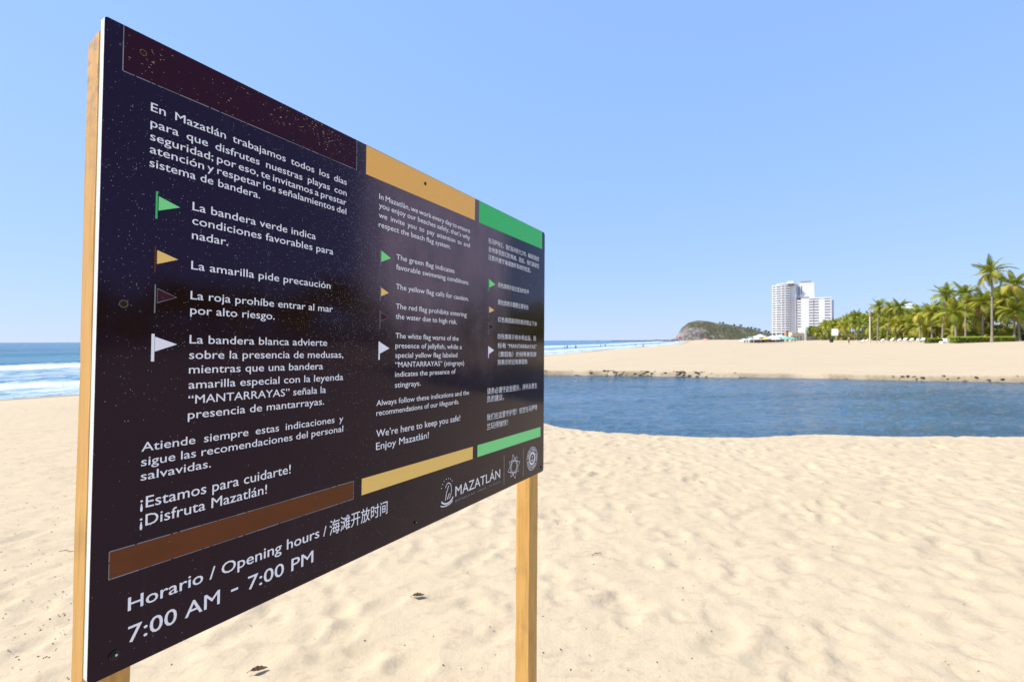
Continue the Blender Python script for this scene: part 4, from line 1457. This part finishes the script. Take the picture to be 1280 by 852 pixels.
front = arc(5.0, 6.0)
back = [(23 * kp, 22), (3 * kp, 22), (0, 14)]
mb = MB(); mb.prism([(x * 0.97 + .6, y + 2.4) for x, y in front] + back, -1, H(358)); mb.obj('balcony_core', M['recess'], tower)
nfl = 21
for k in range(nfl):
    z0 = H(415.5) + (H(358.0) - H(415.5)) * k / (nfl - 1)
    mb = MB()
    sec = front[:]
    mb.prism(sec + back, z0 - .15, z0 + .15)
    for a, b in zip(sec[:-1], sec[1:]):                         # parapet follows the curve
        mb.add([(a[0], a[1], z0 + .15), (b[0], b[1], z0 + .15), (b[0], b[1], z0 + 1.4), (a[0], a[1], z0 + 1.4),
                (a[0], a[1] + .2, z0 + .15), (b[0], b[1] + .2, z0 + .15), (b[0], b[1] + .2, z0 + 1.4), (a[0], a[1] + .2, z0 + 1.4)],
               [(0, 1, 2, 3), (5, 4, 7, 6), (3, 2, 6, 7)])
    mb.obj('balcony', M['hotel'], tower)
for u in (0.0, 6.4, 13.5, 17.5):
    i = int(u / 23 * 10); x, y = front[i]
    mb = MB(); mb.box(x, x + (1.6 if 0 < u < 10 else 1.1) * kp, y + 0.3, y + 3.2, -1, H(356.5)); mb.obj('dividing_wall', M['hotel'], tower)
mb = MB(); mb.prism([(x, y - .4) for x, y in arc(5.0, 6.0, 10, 6, 30)] + [(30 * kp, 20), (6 * kp, 20)], H(355.8), H(354.6)); mb.obj('roof_slab', M['hotel'], tower)
mb = MB(); mb.prism([(x, y + .8) for x, y in arc(5.0, 6.0, 10, 8, 28)] + [(28 * kp, 18), (8 * kp, 18)], H(357.6), H(355.8)); mb.obj('top_storey', M['glass'], tower)
mb = MB(); mb.box(19 * kp, 27 * kp, 6, 15, H(354.6), H(352.0)); mb.obj('lift_housing', M['hotel'], tower)

Xw_ = (994 - 640) * kp
wing = empty('hotel_wing', (Xw_ - 8, HYT - 18, zt), ang); wing.scale = (math.cos(ang), 1, 1)
props(wing, 'lower white hotel block with rows of windows, right of the balconied tower', 'building')
k2 = kp * (HYT - 18) / HYT
Wt = H(374.2)
mb = MB(); mb.box(5 * k2, 15 * k2, 0, 14, -1, Wt + .6); mb.obj('blank_wall', M['hotel'], wing)
mb = MB(); mb.box(27 * k2, 34 * k2, 0, 14, -1, Wt - .5); mb.obj('pier_wall', M['hotel'], wing)
mb = MB(); mb.box(41.0 * k2, 42.2 * k2, 0, 14, -1, Wt - 2.0); mb.obj('end_wall', M['hotel'], wing)
mb = MB(); mb.box(42.2 * k2, 45.0 * k2, 3, 16, -1, Wt - 3.6); mb.obj('side_block', M['hotel_shaded'], wing)
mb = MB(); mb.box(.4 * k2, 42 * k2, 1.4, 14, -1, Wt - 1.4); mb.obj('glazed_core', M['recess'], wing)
mb = MB(); mb.box(0, 15 * k2, -.5, 14, Wt + .6, Wt + 1.5); mb.obj('terrace_parapet', M['grey_wall'], wing)
mb = MB(); mb.box(15 * k2, 42.2 * k2, -.3, 14, Wt - 1.4, Wt + .2); mb.obj('roof_slab', M['hotel'], wing)
for k in range(14):
    z0 = Wt - 3.4 - k * 3.5
    for (a, b) in ((0.2, 5), (15, 20.5), (21.2, 27), (34, 41)):
        mb = MB(); mb.box(a * k2, b * k2, 0.05, 1.4, z0 - 1.0, z0 + 1.0); mb.obj('spandrel', M['hotel'], wing)

# cream kiosk building at the foot of the towers
e = empty('beach_club', on_ground(997, 255)); props(e, 'small cream beach building with a tall white side wall below the towers', 'building')
sc_ = 255 / F
mb = MB(); mb.box(-7 * sc_, 8 * sc_, 0, 5, -.3, 9.5 * sc_); mb.obj('wall', M['cream'], e)
mb = MB(); mb.box(8 * sc_, 10.2 * sc_, -1, 5, -.3, 14.5 * sc_); mb.obj('side_wall', M['plaster'], e)
mb = MB(); mb.box(-7.6 * sc_, 8 * sc_, -.6, 5.2, 9.5 * sc_, 10.2 * sc_); mb.obj('roof', M['plaster'], e)
for u in (-5, -1, 3):
    mb = MB(); mb.box(u * sc_, (u + 2.2) * sc_, -.05, .1, .2, 6 * sc_); mb.obj('doorway', M['recess'], e)
mb = MB(); mb.box(-14 * sc_, -11.4 * sc_, 0, 1.2, -.3, 12 * sc_); mb.obj('chimney', M['orange'], e)


# ------------------------------------------------------------------ people
M['skin'] = mottled('skin', (0.42, 0.24, 0.15), (0.36, 0.20, 0.12), 5)
M['dark_hair'] = mottled('dark_hair', (0.02, 0.015, 0.01), (0.03, 0.02, 0.015), 9)
M['dark_cloth'] = mottled('dark_cloth', (0.03, 0.035, 0.05), (0.02, 0.022, 0.03), 5)
M['white_cloth'] = mottled('white_cloth', (0.78, 0.77, 0.76), (0.68, 0.67, 0.66), 5)
M['red_cloth'] = mottled('red_cloth', (0.55, 0.10, 0.10), (0.45, 0.08, 0.08), 5)
M['blue_cloth'] = mottled('blue_cloth', (0.08, 0.16, 0.35), (0.06, 0.12, 0.28), 5)


def body_mesh(pose, top, legs):
    """one continuous skinned body; materials by height: legs' cloth, top's cloth, skin, hair"""
    J = {'pel': (0, 0, .95), 'che': (0, 0, 1.25), 'nec': (0, 0, 1.47), 'hea': (0, -.01, 1.56), 'cro': (0, 0, 1.70)}
    st = 0.10 if pose == 'stand' else 0.22
    for s_, nm in ((-1, 'l'), (1, 'r')):
        fw = st * s_ * (0.3 if pose == 'stand' else 1)
        J['hip' + nm] = (s_ * .10, 0, .90); J['kne' + nm] = (s_ * .11, -abs(fw) * .6, .50); J['ank' + nm] = (s_ * .12, fw * .6, .09); J['toe' + nm] = (s_ * .13, fw * .6 - .15, .03)
        J['sho' + nm] = (s_ * .19, 0, 1.40); J['elb' + nm] = (s_ * .25, .03 - fw * .3, 1.12); J['han' + nm] = (s_ * .24, -.10 - fw * .6, .88); J['fin' + nm] = (s_ * .235, -.13 - fw * .7, .79)
    R = {'pel': .13, 'che': .15, 'nec': .055, 'hea': .095, 'cro': .075, 'hip': .095, 'kne': .062, 'ank': .04, 'toe': .035, 'sho': .06, 'elb': .042, 'han': .034, 'fin': .022}
    names = list(J)
    ed = [('pel', 'che'), ('che', 'nec'), ('nec', 'hea'), ('hea', 'cro')]
    for nm in 'lr':
        ed += [('pel', 'hip' + nm), ('hip' + nm, 'kne' + nm), ('kne' + nm, 'ank' + nm), ('ank' + nm, 'toe' + nm), ('che', 'sho' + nm), ('sho' + nm, 'elb' + nm), ('elb' + nm, 'han' + nm), ('han' + nm, 'fin' + nm)]
    me = bpy.data.meshes.new('body'); me.from_pydata([J[n] for n in names], [(names.index(a), names.index(b)) for a, b in ed], [])
    o = bpy.data.objects.new('body', me); COL.objects.link(o)
    o.modifiers.new('skin', 'SKIN')
    for i, n_ in enumerate(names):
        r = R[n_[:3]] if n_[:3] in R else .05
        me.skin_vertices[0].data[i].radius = (r, r * (.75 if n_ in ('pel', 'che') else 1))
        me.skin_vertices[0].data[i].use_root = n_ == 'pel'
    o.modifiers.new('sub', 'SUBSURF').levels = 1
    bpy.context.view_layer.update()
    out = bpy.data.meshes.new_from_object(o.evaluated_get(bpy.context.evaluated_depsgraph_get()))
    bpy.data.objects.remove(o)
    out.materials.clear()
    for q in (M['skin'], M[top], M[legs], M['dark_hair']): out.materials.append(q)
    for p in out.polygons:
        z = p.center.z; x = abs(p.center.x)
        p.material_index = 3 if (z > 1.62 or (z > 1.52 and p.center.y > .03)) else 1 if (.98 < z < 1.45 and x < .24 and not (z < 1.15 and x > .2)) else 2 if (.42 < z <= .98 and x < .2) else 0
        p.use_smooth = True
    out.name = 'body'
    return out


BODIES = {}


def person(loc, pose, top, legs, label, rz=0.0, group=None, cat='person'):
    k = (pose, top, legs)
    if k not in BODIES: BODIES[k] = body_mesh(*k)
    o = inst('person', BODIES[k], None, loc, (0, 0, rz))
    props(o, label, cat, group)
    return o


def at_z(px, Y, z): return ((px - 640) / F * Y, Y, z)


pr = random.Random(8)
person(on_ground(1061, 113), 'stand', 'white_cloth', 'dark_cloth', 'person in a white top and dark trousers in front of the grove', 0.4)
waders = [(706, 150, 'leftmost wader right of the sign'), (709, 158, 'second wader from the left, close beside the leftmost'), (719.5, 150, 'wader standing alone left of the breaking wave'),
          (751, 205, 'left one of two waders under the breaking wave'), (756.5, 210, 'right one of two waders under the breaking wave'),
          (794, 215, 'dark wader near the water edge left of the hill'), (804, 190, 'darkest wader closest to the dry sand'), (824, 300, 'distant wader nearest the hill')]
for i, (px, Y, lb) in enumerate(waders):
    X = (px - 640) / F * Y
    person((X, Y, SEA_Z - (0.55 if X < shore_x(Y) else 0.0)), 'walk' if i % 2 else 'stand', 'dark_cloth' if i % 3 else 'red_cloth', 'dark_cloth' if i % 2 else 'blue_cloth', 'dark figure in the surf, ' + lb, pr.uniform(0, 6), 'people wading in the surf')


# parasols
def parasol(loc, R_, hgt, key, label, key2=None, tall=False, group='parasols of the beach restaurant', tilt=0):
    e = empty('beach_parasol', loc, pr.uniform(0, 1)); props(e, label, 'parasol', group)
    mb = MB(); mb.tube([(0, 0, -.2), (0, 0, hgt)], .035, 6); mb.obj('pole', M['pole'], e)
    mb = MB(); n = 8; drop = R_ * .42
    rim = [(R_ * math.cos(2 * PI * k / n), R_ * math.sin(2 * PI * k / n), hgt - drop) for k in range(n)]
    midp = [(R_ * .93 * math.cos(2 * PI * (k + .5) / n), R_ * .93 * math.sin(2 * PI * (k + .5) / n), hgt - drop - .04) for k in range(n)]
    lowr = [(x, y, z - .18) for x, y, z in rim]
    mb.add([(0, 0, hgt)] + rim + midp + lowr, [(0, 1 + k, 9 + k) for k in range(n)] + [(0, 9 + k, 1 + (k + 1) % n) for k in range(n)] + [(1 + k, 17 + k, 17 + (k + 1) % n, 9 + k) for k in range(n)] + [(9 + k, 17 + (k + 1) % n, 1 + (k + 1) % n) for k in range(n)])
    o = mb.obj('canopy', M[key], e); o.modifiers.new('thick', 'SOLIDIFY').thickness = 0.02
    return e


M['teal'] = mottled('teal_cloth', (0.20, 0.50, 0.42), (0.16, 0.42, 0.36), 2)
M['yellow_cloth'] = mottled('yellow_cloth', (0.75, 0.58, 0.16), (0.65, 0.50, 0.14), 2)
M['grey_cloth'] = mottled('grey_cloth', (0.52, 0.57, 0.60), (0.46, 0.50, 0.54), 2)
M['pink_cloth'] = mottled('pink_cloth', (0.75, 0.25, 0.28), (0.65, 0.2, 0.25), 2)
para = [(930, 205, 'white_cloth', 1.7, 1.9, 'leftmost low white parasol of the beach restaurant'), (938, 200, 'grey_cloth', 1.7, 2.2, 'small grey parasol second from the left'),
        (950, 225, 'white_cloth', 2.6, 3.6, 'tall white parasol at the left of the cluster'), (946, 200, 'white_cloth', 1.6, 2.3, 'low white parasol before the tall white one'),
        (957.5, 196, 'yellow_cloth', 1.5, 2.2, 'yellow parasol in the middle of the cluster'), (966, 215, 'grey_cloth', 2.8, 3.0, 'wide pale grey parasol right of the yellow one'),
        (975, 220, 'grey_cloth', 2.6, 3.2, 'wide pale grey parasol before the brick chimney'), (970, 196, 'white_cloth', 1.5, 2.0, 'small white parasol under the wide grey ones'),
        (983, 200, 'teal', 2.1, 2.3, 'teal parasol left of the cream building'), (989.5, 205, 'teal', 2.0, 1.9, 'lower teal parasol against the cream building')]
for px, Y, key, R_, h_, lb in para:
    parasol(on_ground(px, Y), R_ * 1.2, h_ * 1.12, key, lb)
e = empty('beach_stall', on_ground(965, 238)); props(e, 'open dark-sided restaurant shelter behind the row of parasols', 'shelter')
mb = MB(); mb.box(-9, 9, 0, 5, 2.5, 2.7); mb.obj('roof', M['grey_cloth'], e)
mb = MB(); mb.box(-8.6, 8.6, 4.6, 4.8, -.2, 2.5); mb.obj('rear_wall', M['trunk'], e)
mb = MB(); mb.box(-6.5, 5.5, .6, 1.3, -.1, 1.1); mb.obj('counter', M['dark_cloth'], e)
for k in range(6):
    mb = MB(); mb.box(-8.8 + k * 3.5, -8.65 + k * 3.5, .1, .25, -.2, 2.5); mb.obj('post', M['pole'], e)
parasol(on_ground(882, 240), 1.5, 2.3, 'pink_cloth', 'lone pink parasol on the sand in front of the hill', group='parasols on the open sand')
# pink flag on a pole
e = empty('beach_flag', on_ground(849, 250)); props(e, 'pink warning flag on a pole at the water edge below the hill', 'flag')
mb = MB(); mb.tube([(0, 0, -.3), (0, 0, 4.2)], .06, 6); mb.obj('pole', M['red_cloth'], e)
mb = MB()
V = []
for i in range(7):
    for j in range(2):
        V.append((.05 + i * .22, .10 * math.sin(i * 1.1), 4.1 - j * 1.6 + i * (-.04)))
mb.add(V, [(2 * i, 2 * i + 2, 2 * i + 3, 2 * i + 1) for i in range(6)]); o = mb.obj('cloth', M['pink_cloth'], e); o.modifiers.new('thick', 'SOLIDIFY').thickness = 0.02
# restaurant guests and chairs
for i, (px, Y, tc, lc, lb) in enumerate(((931, 196, 'dark_cloth', 'dark_cloth', 'person in black at the left end of the parasols'), (940, 192, 'dark_cloth', 'blue_cloth', 'person in dark clothes before the low white parasol'),
                                        (952, 190, 'red_cloth', 'dark_cloth', 'person in red under the yellow parasol'), (963, 192, 'dark_cloth', 'dark_cloth', 'person in dark clothes right of the yellow parasol'),
                                        (972, 192, 'blue_cloth', 'dark_cloth', 'person in blue under the grey parasols'), (979, 194, 'red_cloth', 'blue_cloth', 'person in red left of the teal parasol'),
                                        (994, 196, 'dark_cloth', 'dark_cloth', 'person in dark clothes by the cream building'),
                                        (934, 188, 'dark_cloth', 'blue_cloth', 'person in dark top and blue trousers between the first two parasols'), (943, 186, 'dark_cloth', 'dark_cloth', 'person in black just left of the tall white parasol'),
                                        (948, 187, 'blue_cloth', 'dark_cloth', 'person in blue just right of the tall white parasol'), (956, 186, 'dark_cloth', 'dark_cloth', 'person in black directly under the yellow parasol'),
                                        (960, 188, 'dark_cloth', 'red_cloth', 'person with red shorts beside the yellow parasol'), (968, 187, 'dark_cloth', 'dark_cloth', 'person in black under the first wide grey parasol'),
                                        (976, 188, 'dark_cloth', 'blue_cloth', 'person in dark top under the second wide grey parasol'), (985, 189, 'dark_cloth', 'dark_cloth', 'person in black between the two teal parasols'))):
    person(on_ground(px, Y), 'walk' if i % 2 else 'stand', tc, lc, lb, pr.uniform(0, 6))


def lounger_mesh():
    root = empty('sun_lounger', (0, 0, 0))
    mb = MB(); mb.box(-.33, .33, -.95, .35, .30, .38); mb.obj('seat', M['plaster'], root)
    mb = MB(); mb.add([(-.33, .35, .30), (.33, .35, .30), (.33, .95, .78), (-.33, .95, .78), (-.33, .31, .37), (.33, .31, .37), (.33, .91, .85), (-.33, .91, .85)],
                      [(0, 3, 2, 1), (4, 5, 6, 7), (0, 1, 5, 4), (1, 2, 6, 5), (2, 3, 7, 6), (3, 0, 4, 7)]); mb.obj('backrest', M['plaster'], root)
    for sx in (-.28, .28):
        for sy in (-.85, .28):
            mb = MB(); mb.box(sx - .03, sx + .03, sy - .03, sy + .03, -.05, .30); mb.obj('leg', M['plaster'], root)
    return root


lg = lounger_mesh(); register(lg)
spots = [(1075, 118), (1080, 124), (1101, 112), (1112, 116), (1120, 108), (1129, 112), (1136, 104), (1145, 108), (1151, 100)]
for i, (px, Y) in enumerate(spots):
    o = lg if i == 0 else copy_tree(lg)
    o.location = on_ground(px, Y); o.rotation_euler = (0, 0, pr.uniform(-1.8, -1.2))
    props(o, 'white sun lounger by the grove, ' + ['farther left', 'nearer left', 'first right', 'second right', 'third right', 'fourth right', 'fifth right', 'sixth right', 'last right'][i] + ' of the pale pole', 'sun lounger', 'white loungers along the grove')
# ridge trees on the hill
M['ridge'] = leafmat('ridge_leaf', (0.05, 0.065, 0.03), (0.035, 0.045, 0.025), 0.1)
rt = random.Random(17)
for i, (px, yb, s_) in enumerate(((900, 402.5, 2.2), (904, 403, 3.0), (918, 405.6, 2.8), (926, 407, 4.6), (935, 409, 2.5), (939, 409.8, 4.0), (944, 411, 4.4), (949, 412, 4.4), (957, 414, 4.0), (961, 415, 3.4))):
    X, Y = (px - 640) / F * 1520, 1520
    z0 = (424.5 - yb) * 1520 / F - 2
    e = empty('tree', (X, Y, z0)); props(e, 'small dark tree on the hill ridge, ' + ['at the crest left of the slope', 'just right of the crest', 'alone on the upper slope', 'rounded and largest on the upper slope', 'low one in mid slope',
          'mid slope left of a dense pair', 'left one of a dense pair', 'right one of a dense pair', 'lower slope near the towers', 'lowest, next to the towers'][i], 'tree', 'trees along the hill ridge')
    mb = MB(); mb.tube([(0, 0, -4), (0, 0, s_ * .8)], [.5, .2], 6); mb.obj('trunk', M['trunk'], e)
    mb = MB(); leaf_cloud(mb, 0, 0, s_ * 1.0, s_ * 1.25, s_, s_ * .8, 110, rt, 1.5); mb.obj('crown', M['ridge'], e)
print('palms', palm_n, 'objects', len(bpy.data.objects))
